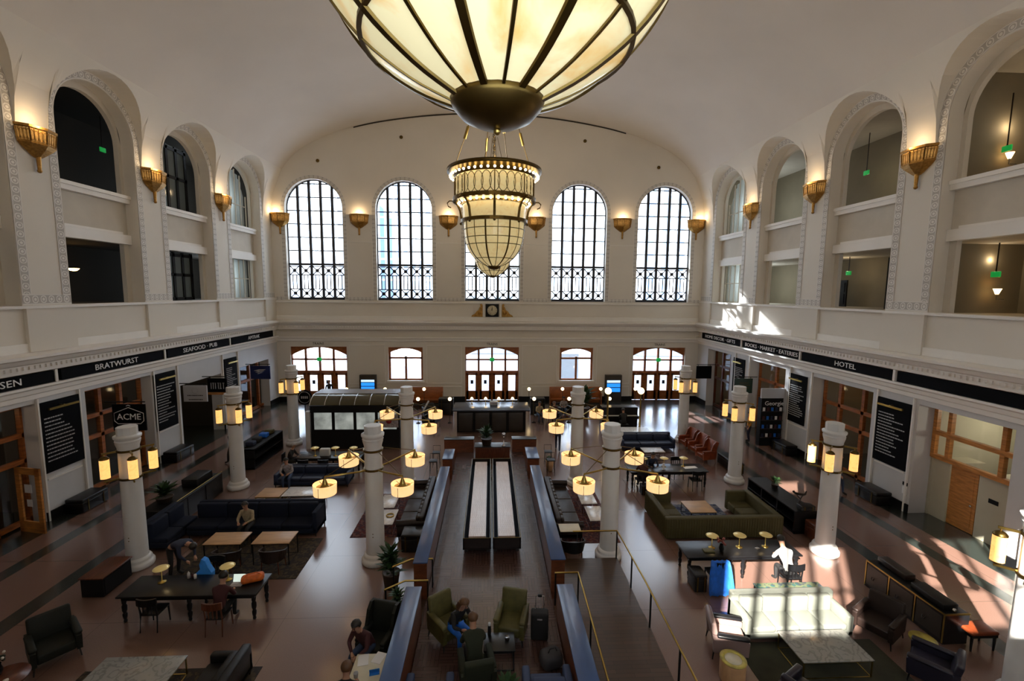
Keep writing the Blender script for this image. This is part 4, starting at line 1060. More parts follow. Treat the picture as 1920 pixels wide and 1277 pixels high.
def dining_chair(label, x, y, rz, mt='ebony', seat='black_leather', group=None):
    t = thing('dining_chair', label, 'chair', (x, y, 0), rz, group)
    m_ = MB(); m_.rbox(-.23,.23,-.22,.22,.42,.48,.025); m_.build('seat', seat, t)
    for sx_ in (-1,1):
        m_ = MB(); m_.tube([(sx_*.2,-.19,.43),(sx_*.21,-.21,0)], [.022,.016], 8); m_.build('leg', mt, t)
        m_ = MB(); m_.tube([(sx_*.2,.26,.9),(sx_*.2,.2,.45),(sx_*.21,.25,0)], [.018,.022,.016], 8); m_.build('leg', mt, t)
    m_ = MB()
    for k in range(6):
        a = -.24+.48*k/6; b = a+.08; f = lambda x: .25+.06*(1-(x/.24)**2)
        m_.add([(a,f(a)-.02,.74),(b,f(b)-.02,.74),(b,f(b)-.02,.92),(a,f(a)-.02,.92),(a,f(a)+.02,.74),(b,f(b)+.02,.74),(b,f(b)+.02,.92),(a,f(a)+.02,.92)], [(0,1,2,3),(7,6,5,4),(3,2,6,7),(1,0,4,5),(0,3,7,4),(2,1,5,6)], 0)
    m_.build('backrest', mt, t)
    m_ = MB()
    for x_ in (-.1, 0, .1): m_.box(x_-.012, x_+.012, .23, .25, .48, .76)
    m_.build('splats', mt, t); return t
def barrel_chair(label, x, y, rz, mt, group=None):
    t = thing('barrel_chair', label, 'chair', (x, y, 0), rz, group)
    m_ = MB(); m_.rbox(-.27,.27,-.26,.24,.38,.48,.04); m_.build('seat', mt, t)
    m_ = MB(); n = 14; vs = []
    for k in range(n+1):
        a = -.35+(PI+.7)*k/n; h = .68+.14*math.sin(max(0, min(PI, a)))
        for r, z in ((.30,.40),(.36,h),(.40,h),(.34,.40)): vs.append((r*math.cos(a), r*math.sin(a)-.02, z))
    m_.add(vs, [(i*4+j, i*4+(j+1) % 4, (i+1)*4+(j+1) % 4, (i+1)*4+j) for i in range(n) for j in range(4)]+[(0,1,2,3),(n*4+3,n*4+2,n*4+1,n*4)], 0, False); m_.build('curved_back', mt, t)
    legs4(t, .6, .56, .4, 'red_wood', .02, .02); return t
def long_table(label, x, y, w, d, top='ebony', leg='ebony', nl=3, h=.76, rz=0):
    t = thing('library_table', label, 'table', (x, y, 0), rz)
    m_ = MB(); m_.rbox(-w/2, w/2, -d/2, d/2, h-.05, h, .015); m_.build('tabletop', top, t)
    m_ = MB(); m_.box(-w/2+.08, w/2-.08, -d/2+.08, d/2-.08, h-.16, h-.05); m_.build('apron', leg, t)
    for i in range(nl):
        for s in (-1, 1):
            m_ = MB(); m_.lathe([(0,0),(.035,0),(.045,.04),(.03,.08),(.05,.13),(.058,.22),(.035,.27),(.06,.33),(.062,.45),(.04,.5),(.055,.53),(.055,h-.16)], 12, (-w/2+.12+(w-.24)*i/(nl-1), s*(d/2-.12), 0)); m_.build('leg', leg, t)
    return t
def desk_lamp(label, x, y, z, group):
    t = thing('desk_lamp', label, 'lamp', (x, y, z), 0, group)
    m_ = MB(); m_.lathe([(0,0),(.10,0),(.10,.015),(.03,.03),(.014,.05),(.012,.40),(0,.40)], 16); m_.build('stand', 'brass', t)
    m_ = MB(); m_.lathe([(0,.44),(.05,.435),(.14,.42),(.19,.39),(.185,.385),(.13,.405),(0,.415)], 20); m_.build('shade', 'lamp_brass' if 'lamp_brass' in MAT else mat('lamp_brass', (.42,.34,.15), .3, .7, emit=(1,.7,.25), es=.12), t)
    m_ = MB(); m_.ball((0,0,.375), .035, 8); m_.build('light_bulb', 'bulb', t); return t
def coffee_table(label, x, y, w, d, h, top, frame='brass', legs=True, rz=0, name='coffee_table'):
    t = thing(name, label, 'table', (x, y, 0), rz)
    m_ = MB(); m_.rbox(-w/2, w/2, -d/2, d/2, h-.03, h, .008); m_.build('tabletop', top, t)
    if legs:
        for sx_ in (-1,1):
            for sy in (-1,1): m_ = MB(); a, b = sorted((sx_*(w/2-.02), sx_*(w/2-.045))); c, e = sorted((sy*(d/2-.02), sy*(d/2-.045))); m_.box(a, b, c, e, 0, h-.03); m_.build('leg', frame, t)
        m_ = MB(); u, v = w/2-.02, d/2-.02
        for z in (.0, h-.055):
            m_.box(-u, u, -v, -v+.022, z, z+.022); m_.box(-u, u, v-.022, v, z, z+.022); m_.box(-u, -u+.022, -v, v, z, z+.022); m_.box(u-.022, u, -v, v, z, z+.022)
        m_.build('frame', frame, t)
    return t
def rugm(label, x0, x1, y0, y1, mt, z=0):
    m_ = MB(); m_.rbox(-(x1-x0)/2, (x1-x0)/2, -(y1-y0)/2, (y1-y0)/2, z, z+.014, .005); return tag(m_.build('rug', mt), label, 'rug', None, ((x0+x1)/2, (y0+y1)/2, 0))
def plant(label, x, y, z, r, h, pot=True, n=60, seed=0, name='potted_plant', pr=None):
    rnd = random.Random(seed); t = thing(name, label, 'plant', (x, y, z)); pr = pr or r*.5
    if pot: m_ = MB(); m_.lathe([(0,0),(pr*.75,0),(pr,h*.35),(pr*1.05,h*.36),(pr*.9,h*.36),(pr*.85,h*.33),(0,h*.33)], 16); m_.build('pot', 'terracotta', t)
    m_ = MB()
    for k in range(n):
        a = rnd.random()*2*PI; e = .2+rnd.random()*1.2; L_ = r*(.6+.6*rnd.random()); z0 = h*.33+rnd.random()*h*.45
        dx, dy, dz = math.cos(a)*math.cos(e), math.sin(a)*math.cos(e), math.sin(e); w = L_*.13
        px, py = -math.sin(a)*w, math.cos(a)*w
        p0 = (0,0,z0); p1 = (dx*L_*.5, dy*L_*.5, z0+dz*L_*.5); p2 = (dx*L_, dy*L_, z0+dz*L_*.7)
        m_.add([p0, (p1[0]+px,p1[1]+py,p1[2]), p2, (p1[0]-px,p1[1]-py,p1[2])], [(0,1,2,3)], 0, True)
    m_.build('leaves', 'leaf', t); return t
def chest(label, x, y, w, d, h, mt='dark_wood', rz=0, name='trunk', cat='trunk', top=None):
    t = thing(name, label, cat, (x, y, 0), rz)
    m_ = MB(); m_.rbox(-w/2, w/2, -d/2, d/2, .03, h*.72, .02); m_.build('body', mt, t)
    m_ = MB(); m_.rbox(-w/2-.01, w/2+.01, -d/2-.01, d/2+.01, h*.72, h, .04, 3); m_.build('lid', top or mt, t)
    for k in (-1, 1): m_ = MB(); m_.box(k*w*.3-.02, k*w*.3+.02, -d/2-.02, -d/2-.005, .05, h*.9); m_.build('strap', 'dark_brass', t)
    return t

# ---------------------------------------------------------------- centre: raised platform, benches and ramp
PZ = .30
m_ = MB(); m_.box(-1.82, 1.58, 4.0, 23.2, 0, PZ); m_.build('floor_platform', 'parquet', kind='structure')
def partition(label, x0, x1, y0, y1, h, top='bench_blue_sky_sheen', body='walnut_edge'):
    t = thing('low_partition', label, 'partition', ((x0+x1)/2, (y0+y1)/2, 0)); w, l = (x1-x0)/2, (y1-y0)/2
    m_ = MB(); m_.box(-w+.02, w-.02, -l+.02, l-.02, 0, h-.04); m_.build('wooden_body', body, t)
    m_ = MB(); m_.rbox(-w, w, -l, l, h-.04, h, .012); m_.build('top_board', top, t); return t
partition('blue topped wooden partition left of the two shuffleboard tables', -2.22, -1.82, 11.75, 18.6, 1.2)
partition('blue topped wooden partition right of the two shuffleboard tables', 1.58, 2.0, 11.8, 18.65, 1.2)
partition('nearest blue topped partition left of the green armchairs', -2.22, -1.82, 5.0, 10.75, 1.2)
partition('nearest blue topped partition between armchairs and ramp', 1.58, 2.0, 5.0, 10.72, 1.2)
partition('short blue topped partition beyond the left shuffleboard bench gap', -2.3, -1.82, 20.0, 21.3, 1.0)
partition('short blue topped partition beyond the right shuffleboard bench gap', 1.58, 2.15, 20.0, 21.5, 1.0)
partition('wooden end partition with dark top left of the fireplace table', -2.5, -.95, 22.7, 23.2, 1.0, 'ebony')
partition('wooden end partition with dark top right of the fireplace table', 1.0, 2.3, 22.7, 23.2, 1.0, 'ebony')
# ramp with landing and its rails
m_ = MB(); m_.box(2.0, 3.88, 10.75, 13.25, 0, PZ); m_.build('floor_landing', 'ramp_boards', kind='structure')
m_ = MB(); m_.add([(2.0,4.2,.02),(3.9,4.2,.02),(3.9,10.75,PZ),(2.0,10.75,PZ),(2.0,4.2,0),(3.9,4.2,0),(3.9,10.75,0),(2.0,10.75,0)], [(0,1,2,3),(0,4,5,1),(1,5,6,2),(3,7,4,0)]); m_.build('floor_ramp', 'ramp_boards', kind='structure')
def rail(label, pts, posts, h, zf, mt='brass'):
    t = thing('handrail', label, 'handrail', (pts[0][0], pts[0][1], 0)); ox, oy = pts[0][0], pts[0][1]
    m_ = MB(); m_.tube([(x-ox, y-oy, zf(y)+h) for x, y in pts], .024, 8); m_.build('brass_rail', mt, t)
    for x, y in posts: m_ = MB(); m_.box(x-ox-.018, x-ox+.018, y-oy-.018, y-oy+.018, zf(y), zf(y)+h); m_.build('post', 'matte_black', t)
    return t
zr = lambda y: .02+(PZ-.02)*min(1, max(0, (y-4.2)/6.55))
rail('long brass handrail along the outer edge of the ramp', [(2.45,13.2),(3.84,13.2),(3.88,10.75),(3.95,4.3)], [(3.84,13.2),(3.87,11.8),(3.88,10.3),(3.9,8.6),(3.92,6.8),(3.95,4.8)], .92, zr)
rail('brass handrail between the ramp and the nearest blue partition', [(1.6,11.15),(2.22,11.15),(2.22,10.5),(2.15,4.3)], [(1.62,11.15),(2.22,11.1),(2.2,9.5),(2.18,7.8),(2.16,6.0)], .92, zr)
for y, w in ((12.0,'upper'),(11.05,'lower')):
    rail('short brass stair rail left of the platform, the %s of two' % w, [(-1.7,y),(-2.3,y),(-2.75,y-.35)], [(-1.72,y),(-2.72,y-.33)], .95, lambda q: .2)
m_ = MB(); m_.box(-2.6,-1.82,10.8,11.7,0,.15); m_.build('floor_step', 'ramp_boards', kind='structure')
# shuffleboard tables
def shuffle(label, x):
    t = thing('shuffleboard_table', label, 'game table', (x, 16.8, PZ)); h = .56
    m_ = MB(); m_.box(-.27,.27,-3.15,3.15,h-.06,h); m_.build('playing_board', 'maple', t)
    m_ = MB(); m_.box(-.44,-.40,-3.4,3.4,h-.28,h+.06); m_.box(.40,.44,-3.4,3.4,h-.28,h+.06); m_.box(-.44,.44,-3.4,-3.35,h-.28,h+.06); m_.box(-.44,.44,3.35,3.4,h-.28,h+.06); m_.box(-.44,.44,-3.4,3.4,h-.30,h-.26); m_.build('cradle', 'dark_wood', t)
    m_ = MB(); m_.box(-.40,-.29,-3.35,3.35,h-.26,h-.22); m_.box(.29,.40,-3.35,3.35,h-.26,h-.22); m_.build('gutter_felt', 'navy_fabric', t)
    m_ = MB()
    for s in (-1, 1): m_.tube([(s*.43,-3.38,h+.065),(s*.43,3.38,h+.065)], .012, 6)
    m_.tube([(-.43,-3.38,h+.065),(.43,-3.38,h+.065)], .012, 6); m_.tube([(-.43,3.38,h+.065),(.43,3.38,h+.065)], .012, 6); m_.build('rim', 'dark_brass', t)
    for y in (-3.0,-1.0,1.0,3.0):
        m_ = MB(); m_.box(-.36,.36,y-.05,y+.05,.04,.10); m_.tube([(-.3,y,.05),(-.3,y,h-.28)], .04, 8); m_.tube([(.3,y,.05),(.3,y,h-.28)], .04, 8)
        m_.box(-.40,-.30,y-.08,y+.08,0,.05); m_.box(.30,.40,y-.08,y+.08,0,.05); m_.build('leg', 'dark_wood', t)
shuffle('left of the two long pale topped shuffleboard tables', -.52); shuffle('right of the two long pale topped shuffleboard tables', .42)
# fireplace table and vase at the platform end
t = thing('sideboard', 'dark reddish sideboard behind the shuffleboard tables', 'sideboard', (0,22.0,PZ))
m_ = MB(); m_.rbox(-.85,.85,-.3,.3,.0,.62,.02); m_.build('body', 'red_wood', t); m_ = MB(); m_.rbox(-.9,.9,-.35,.35,.62,.66,.01); m_.build('top_board', 'ebony', t)
plant('tall dark foliage arrangement on the sideboard behind the shuffleboard tables', -.3, 22.0, PZ+.66, .55, .9, True, 70, 3)
t = thing('statuette', 'silver statuette with round head on the sideboard', 'statuette', (.55,21.8,PZ+.66)); m_ = MB(); m_.lathe([(0,0),(.12,0),(.10,.04),(.03,.08),(.03,.4),(.05,.5),(0,.52)], 12); m_.build('stem', 'steel', t); m_ = MB(); m_.ball((0,0,.58), .10, 12); m_.build('round_head', 'steel', t)

# ---------------------------------------------------------------- bar
t = thing('bar_counter', 'dark panelled bar counter in the middle of the hall before the entrance', 'bar', (-.05,27.9,0))
m_ = MB(); m_.box(-2.1,2.1,-.9,.75,0,1.34); m_.build('body', 'matte_black', t)
m_ = MB(); m_.rbox(-2.35,2.35,-1.05,.95,1.34,1.42,.015); m_.build('countertop', mat('bar_top', (.035,.042,.058), .25), t)
for k in range(4): m_ = MB(); a = -2.0+k*1.02; m_.rbox(a, a+.86, -.97, -.9, .1, 1.24, .015); m_.build('panel', 'brown_panel', t)
for k in range(3): m_ = MB(); a = -1.09+k*1.02; m_.tube([(a,-1.0,.1),(a,-1.0,1.2)], .03, 6); m_.build('upright', 'matte_black', t)
t = thing('cash_register', 'white till standing on the bar counter', 'till', (.1,28.2,1.42)); m_ = MB(); m_.rbox(-.25,.25,-.15,.15,0,.22,.02); m_.build('body', 'white_cloth', t); m_ = MB(); m_.box(-.2,.2,-.155,-.15,.06,.18); m_.build('screen', 'cloth_grey', t)
for k, x in enumerate((-1.3,-.42,.42,1.3)):
    t = thing('candle_lamp', 'small glowing candle lamp on the bar, %s' % ('leftmost','second from left','third from left','rightmost')[k], 'lamp', (x,28.45,1.42), 0, 'candle lamps on the bar')
    m_ = MB(); m_.lathe([(0,0),(.08,0),(.02,.02),(.015,.30)], 10); m_.build('stem', 'brass', t); m_ = MB(); m_.lathe([(.05,.42),(.11,.30)], 12); m_.build('shade', 'globe', t)
def globe_pole(label, x, y, z, r, mt='matte_black', grp='globe lamps around the bar'):
    t = thing('globe_lamp', label, 'lamp', (x, y, 0), 0, grp); m_ = MB(); m_.lathe([(0,0),(.14,0),(.14,.03),(.02,.06),(.018,z-r)], 10) if mt != 'brass' else m_.lathe([(0,0),(.2,0),(.18,.06),(.06,.1),(.055,z-r),(.09,z-r+.02)], 14)
    m_.build('pole', mt, t); m_ = MB(); m_.ball((0,0,z), r, 14); m_.build('glass_globe', 'globe', t)
for i, (x, y) in enumerate(((-10.3,32),(-7.6,32),(-4.85,32),(-4.8,29),(-2.75,29),(2.67,32),(2.75,29),(5.1,32),(5.06,29),(7.9,32),(7.76,29),(10.44,32))):
    side = 'left' if x < 0 else 'right'; rowt = 'back row' if y > 30 else 'front row'
    n_ = sorted([abs(a) for a, b in ((-10.3,32),(-7.6,32),(-4.85,32),(-4.8,29),(-2.75,29),(2.67,32),(2.75,29),(5.1,32),(5.06,29),(7.9,32),(7.76,29),(10.44,32)) if (a < 0) == (x < 0) and b == y]).index(abs(x))
    globe_pole('small globe lamp, %s, %s nearest the bar on the %s' % (rowt, ('the','second','third','fourth')[n_], side), x, y, 1.6, .115)
globe_pole('large globe lamp on a thick brass pole, left of the pair by the piano', 6.95, 26.4, 2.7, .20, 'brass', 'big globe lamps on brass poles')
globe_pole('large globe lamp on a thick brass pole, right of the pair by the piano', 8.95, 26.4, 2.7, .20, 'brass', 'big globe lamps on brass poles')
# high-backed waiting benches and screens at the end wall
for x0, x1, w in ((-6.6,-3.7,'left'),(4.4,8.35,'right')):
    t = thing('high_back_bench', 'orange brown high backed wooden bench at the end wall, %s of the bar' % w, 'bench', ((x0+x1)/2, 33.9, 0)); L_ = (x1-x0)/2
    m_ = MB(); m_.rbox(-L_,L_,.0,.08,.1,1.35,.02); m_.build('backrest', 'orange_wood', t); m_ = MB(); m_.box(-L_,L_,-.5,0,.42,.47); m_.build('seat', 'orange_wood', t)
    for s in (-1,1): m_ = MB(); m_.box(*sorted((s*L_, s*(L_-.06))), -.5,.08,0,.95); m_.build('end_panel', 'orange_wood', t)
def info(label, x, z0, z1, w):
    t = thing('information_screen', label, 'screen', (x, 34.75, 0)); m_ = MB(); m_.box(-w/2,w/2,0,.3,0,z1); m_.build('cabinet', 'brown_panel', t)
    for k, (a, b, mt) in enumerate(((.62,.74,'display_white'),(.40,.58,'display_blue'),(.16,.36,'display_blue'))): m_ = MB(); zz = z0+(z1-z0)*a; m_.box(-w/2+.12,w/2-.12,-.01,0,zz,z0+(z1-z0)*b); m_.build('display_row', mt, t)
info('dark departure screen with blue rows on the left of the end wall', -9.55, .7, 2.1, 1.25); info('dark departure screen with blue rows on the right of the end wall', 9.6, .5, 2.1, 1.3)
# ---------------------------------------------------------------- left half
lt = long_table('long black library table with turned legs at the left front', -7.9, 11.65, 3.5, .9)
G1 = 'brass desk lamps on the left front table'
desk_lamp('brass disc desk lamp at the left end of the left front table', -8.9, 11.8, .76, G1); desk_lamp('brass disc desk lamp at the middle of the left front table', -7.2, 11.85, .76, G1)
dining_chair('black wooden chair pushed under the left front table', -8.65, 11.15, PI)
dining_chair('dark red wooden chair under the person in maroon', -6.95, 10.95, PI, 'red_wood', 'black_leather')
t = thing('backpack', 'bright orange bag lying on the right end of the left front table', 'bag', (-6.5,11.75,.76), .4)
m_ = MB(); m_.rbox(-.28,.28,-.13,.13,0,.2,.09,4); m_.build('bag_body', 'orange_bag', t); m_ = MB(); m_.tube([(-.2,-.05,.19),(-.1,-.05,.26),(.1,-.05,.26),(.2,-.05,.19)], .014, 6); m_.build('strap', 'orange_bag', t)
t = thing('laptop', 'open tablet with pale green screen on the left front table', 'laptop', (-6.85,11.62,.76), PI)
m_ = MB(); m_.box(-.15,.15,-.10,.10,0,.015); m_.build('keyboard', 'cloth_grey', t); m_ = MB(); m_.obox((0,-.13,.10), (.30,.012,.20), 0, 0, .3); m_.build('screen', 'screen_glow', t)
t = thing('condiment_set', 'small group of red and white condiments on the left front table', 'condiments', (-8.3,11.95,.76))
m_ = MB(); m_.lathe([(0,0),(.035,0),(.035,.14),(.012,.18),(0,.2)], 10, (0,0,0)); m_.build('bottle', 'petal_white', t); m_ = MB(); m_.lathe([(0,0),(.04,0),(.04,.10),(0,.11)], 10, (.1,.02,0)); m_.build('jar', 'cloth_maroon', t); m_ = MB(); m_.lathe([(0,0),(.035,0),(.035,.12),(0,.13)], 10, (.19,-.03,0)); m_.build('jar', 'petal_white', t)
t = thing('jacket', 'bright blue jacket hanging over the far edge of the left front table', 'jacket', (-8.0,12.15,0))
m_ = MB(); m_.prism([(-.22,.58),(.2,.6),(.22,.8),(.12,.98),(.06,1.15),(-.04,1.2),(-.1,1.05),(-.08,.9),(-.2,.8)], lambda u, v, d: (u, d, v), -.06, .10); m_.build('blue_cloth', 'light_blue_cloth', t)
m_ = MB(); m_.rbox(-.2,.2,-.03,.2,.40,.62,.06); m_.build('lining', 'cloth_navy', t)
dining_chair('dark chair carrying the bright blue jacket', -8.0, 12.45, 0)
# low cabinet between column and bands
t = thing('low_cabinet', 'dark low cabinet with red brown top beside the nearest left column', 'cabinet', (-11.15,12.78,0)); m_ = MB(); m_.rbox(-.3,.3,-.5,.5,.02,.56,.015); m_.build('body', 'matte_black', t); m_ = MB(); m_.rbox(-.33,.33,-.54,.54,.56,.60,.01); m_.build('top_board', 'red_wood', t)
t['category'] = 'cabinet'

m_ = MB()
m_.box(.3,.315,-.45,.45,.08,.52); m_.build('door', 'matte_black', t)
# bottom left lounge
armchair('dark green leather armchair at the bottom left', -10.25, 10.2, math.radians(50), 'dark_green', .85, .85, .98)
coffee_table('low marble coffee table cut by the bottom left of the picture', -7.72, 9.05, 1.75, 1.15, .45, 'marble')
sofa('black leather sofa end cut by the bottom of the picture beside the marble table', -5.85, 8.6, -PI/2, 2.0, .85, .74, .4, 'black_leather', 2)
rugm('dark brown patterned rug under the left marble table', -9.2, -5.3, 7.6, 9.75, 'brown_rug')
t = thing('side_table', 'small round dark wooden table at the bottom left corner', 'table', (-10.15,9.0,0)); m_ = MB(); m_.lathe([(0,.52),(.42,.52),(.42,.56),(0,.56)], 24); m_.build('tabletop', 'red_wood', t); m_ = MB(); m_.lathe([(0,0),(.2,0),(.03,.04),(.03,.52)], 12); m_.build('pedestal', 'ebony', t)
t = thing('flower_vase', 'dark vase with white and orange blooms on the corner table', 'vase', (-10.35,9.1,.56)); m_ = MB(); m_.lathe([(0,0),(.06,0),(.1,.1),(.07,.2),(.08,.24)], 14); m_.build('vase', 'ebony', t)
m_ = MB(); rnd = random.Random(4)
for k in range(24): a = rnd.random()*6.28; r = .2*rnd.random(); m_.ball((r*math.cos(a), r*math.sin(a), .28+.16*rnd.random()), .035, 6, 0)
m_.build('foliage', 'cloth_green', t); m_ = MB()
for k in range(5): a = k*1.3; m_.ball((.14*math.cos(a), .14*math.sin(a), .38+.03*k), .03, 6)
m_.build('blooms', 'petal_white', t)
t = thing('paper_cup', 'red and white paper cup on the corner table', 'cup', (-9.92,8.85,.56)); m_ = MB(); m_.lathe([(0,0),(.035,0),(.045,.08)], 12); m_.build('cup', 'petal_red', t); m_ = MB(); m_.lathe([(.047,.08),(.047,.11),(0,.12)], 12); m_.build('lid', 'petal_white', t)
# wooden tables, booth sofa
for x, w in ((-8.42,'left'),(-6.95,'right')):
    t = coffee_table('orange topped wooden table before the navy booth, %s of two' % w, x, 14.0, 1.15, .72, .74, 'oak_top', 'matte_black')
barrel_chair('brown leather tub chair at the left orange topped table', -8.1, 13.35, PI, 'brown_leather', 'leather tub chairs before the booth'); barrel_chair('brown leather tub chair at the right orange topped table', -6.75, 13.4, PI, 'brown_leather', 'leather tub chairs before the booth')
rugm('dark patterned rug under the orange topped tables', -9.9, -5.9, 12.95, 15.2, 'brown_rug')
sofa('long navy booth sofa behind the orange topped tables', -8.35, 15.75, 0, 4.4, .95, 1.0, .44, 'navy_fabric', 4, arms=(0,1), armh=.9)
sofa('navy booth return at the left end of the long booth sofa', -11.06, 15.3, PI/2, 1.6, .8, 1.0, .44, 'navy_fabric', 2, arms=(0,0))
coffee_table('square white topped table between the navy sofas', -7.65, 18.0, 1.5, .85, .45, 'white_marble', 'matte_black')
coffee_table('low brown wooden table left of the white topped table', -8.95, 18.0, .95, .85, .42, 'oak_top', 'brass', name='side_table')
sofa('navy leather sofa facing the white topped table', -7.9, 19.75, 0, 3.2, .9, .78, .42, 'navy_velvet', 3)
# planter console with plant
t = thing('console_cabinet', 'dark console cabinet with brass rail left of the navy booth', 'cabinet', (-11.9,17.3,0)); m_ = MB(); m_.rbox(-.45,.45,-1.7,1.7,.02,.85,.015); m_.build('body', 'ebony', t); m_ = MB(); m_.tube([(.45,-1.7,.92),(.45,1.7,.92)], .014, 6); m_.build('brass_rail', 'brass', t)
for k in range(3): m_ = MB(); m_.box(.45,.47,-1.6+k*1.08,-.6+k*1.08,.1,.78); m_.build('door', 'ebony', t)
t = thing('box_crate', 'flat dark box on the console cabinet left of the navy booth', 'box', (-11.9,18.1,.85)); m_ = MB(); m_.rbox(-.3,.3,-.5,.5,0,.3,.02); m_.build('body', 'black_leather', t)
plant('bushy green plant on the dark console left of the navy booth', -12.0, 16.4, .85, .55, .5, True, 90, 5)
t = thing('retail_shelf', 'dark merchandise shelf behind the second left column', 'shelf', (-11.9,22.9,0)); m_ = MB(); m_.box(-.55,.55,-1.5,1.5,0,.08); m_.box(-.55,.55,-1.5,1.5,.5,.55); m_.box(-.55,.55,-1.5,1.5,.95,1.0)
for s in (-1,1): m_.box(-.55,.55,*sorted((s*1.5,s*1.45)),0,1.0)
m_.box(-.03,.03,-1.5,1.5,0,1.0); m_.build('frame', 'matte_black', t)
for k, (y, mt, w) in enumerate(((22.0,'cloth_navy','navy'),(22.6,'cloth_black','black'),(23.3,'blue_cloth','bright blue'),(23.9,'olive_velvet','yellow green'))):
    m_ = MB(); m_.rbox(-.2,.2,-.18,.18,0,.22,.06,3); tag(m_.build('folded_bag', mt), '%s bag on top of the merchandise shelf' % w, 'bag', None, (-11.8, y, 1.0))
# second long table, lamps
long_table('long dark table with three brass lamps in front of the glass roofed kiosk', -7.75, 21.3, 3.1, .95)
G2 = 'brass desk lamps on the table before the kiosk'
for x, w in ((-8.4,'left'),(-7.45,'middle'),(-6.6,'right')): desk_lamp('brass disc desk lamp, %s of three before the kiosk' % w, x, 21.15, .76, G2)
m_ = MB(); m_.rbox(-.22,.22,-.12,.12,0,.34,.02); tag(m_.build('carton', 'white_cloth'), 'white carton with dark print standing on the table before the kiosk', 'box', None, (-7.95,21.2,.76))
for x, w in ((-8.6,'left'),(-7.7,'middle'),(-6.8,'right')): dining_chair('dark chair at the kiosk side table, %s of three on the near side' % w, x, 20.48, PI)
m_ = MB(); m_.rbox(-.1,.1,-.02,.02,0,.62,.01); m_.box(-.14,.14,-.1,.1,0,.02); tag(m_.build('menu_stand', 'white_paper'), 'narrow white menu stand before the kiosk side table', 'stand', None, (-9.0,20.7,0))
# kiosk
t = thing('kiosk', 'black kiosk with curved glass roof and lit panes at the left rear', 'kiosk', (-7.4,25.4,0)); w = 2.35; KIO = t
m_ = MB(); m_.box(-w,w,-1.2,1.2,0,1.08); m_.box(-w,w,-1.3,1.3,2.05,2.42)
for x in (-2.35,-1.25,-.1,1.05,2.2): m_.box(x-.0,x+.15,-1.2,-1.08,1.08,2.05); m_.box(x,x+.15,1.08,1.2,1.08,2.05)
m_.build('body', 'matte_black', t)
for k, x in enumerate((-2.2,-1.1,.05,1.2)): m_ = MB(); m_.box(x,x+1.0,-1.15,-1.13,1.08,2.05); m_.build('pane', 'kiosk_pane' if 'kiosk_pane' in MAT else mat('kiosk_pane', (.25,.27,.25), .15, var=.5, vscale=1.2, emit='same', es=.6), t)
for s in (-1, 1):
    for k in range(7):
        x = -w+2*w*k/6; m_ = MB(); m_.tube([(x, s*(1.3-.75*(q/6)**1.3), 2.45+.45*math.sin(q/6*PI/2)) for q in range(7)], .028, 6); m_.build('roof_rib', 'steel', t)
    m_ = MB(); pts = [(s*(1.28-.75*(q/6)**1.3), 2.45+.45*math.sin(q/6*PI/2)) for q in range(7)]
    m_.add([(x, a, b) for x in (-w, w) for a, b in pts], [(i, i+1, 8+i, 7+i) for i in range(6)], 0, True); m_.build('roof_glass', 'roof_tint' if 'roof_tint' in MAT else mat('roof_tint', (.07,.06,.03), .12), t)
m_ = MB(); m_.box(-w,w,-.56,.56,2.88,2.94); m_.build('roof_ridge', 'steel', t)
m_ = MB(); m_.tube([(-w,-1.0,2.62),(w,-1.0,2.62)], .02, 6); m_.build('roof_purlin', 'steel', t)
m_ = MB(); m_.box(-.12,.12,-.15,.15,0,2.05); tag(m_.build('pillar', 'white_panel'), 'square white pillar at the left corner of the kiosk', 'pillar', None, (-9.95,24.4,0))
m_ = MB(); m_.box(-.22,.22,-.15,.15,0,2.3); tag(m_.build('pillar', 'white_panel'), 'square white pillar at the right end of the kiosk', 'pillar', None, (-4.75,24.35,0))
m_ = MB(); m_.box(1.3,2.3,-1.24,-1.2,1.2,1.92); sh = m_.build('poster', 'cloth_grey', KIO); m_ = MB(); m_.lathe([(0,0),(.15,0),(.15,.01),(0,.01)], 20); o = m_.build('red_disc', 'petal_red', sh); o.rotation_euler = (PI/2,0,0); o.location = (1.8,-1.25,1.56)
t = thing('cafe_sign', 'round topped black sign with white lettering left of the kiosk', 'sign', (-12.4,30.0,0)); m_ = MB(); m_.tube([(0,0,0),(0,0,1.2)], .03, 6); m_.build('post', 'matte_black', t); m_ = MB(); m_.lathe([(0,0),(.5,0),(.5,.04),(0,.04)], 24); o = m_.build('round_board', 'black_board', t); o.rotation_euler = (PI/2,0,0); o.location = (0,0,1.5)
m_ = MB(); m_.lathe([(.36,0),(.39,0),(.39,.01),(.36,.01)], 24); o = m_.build('ring_outline', 'chalk', t); o.rotation_euler = (PI/2,0,0); o.location = (0,-.045,1.5)
for k in range(4): m_ = MB(); m_.box(-.22+k*.12,-.14+k*.12,-.055,-.045,1.42,1.58); m_.build('pale_mark', 'chalk', t)
# wall trunks
for x, y, w_, lb in ((-15.95,17.8,1.15,'black storage trunk against the nearest left pier'),(-15.9,23.0,1.3,'black storage trunk against the second left pier'),(15.95,17.5,1.1,'dark studded trunk against the nearest right pier'),(15.9,23.2,1.2,'black storage trunk against the second right pier')):
    chest(lb, x, y, w_, .65, .55, 'ebony', PI/2 if x < 0 else -PI/2)
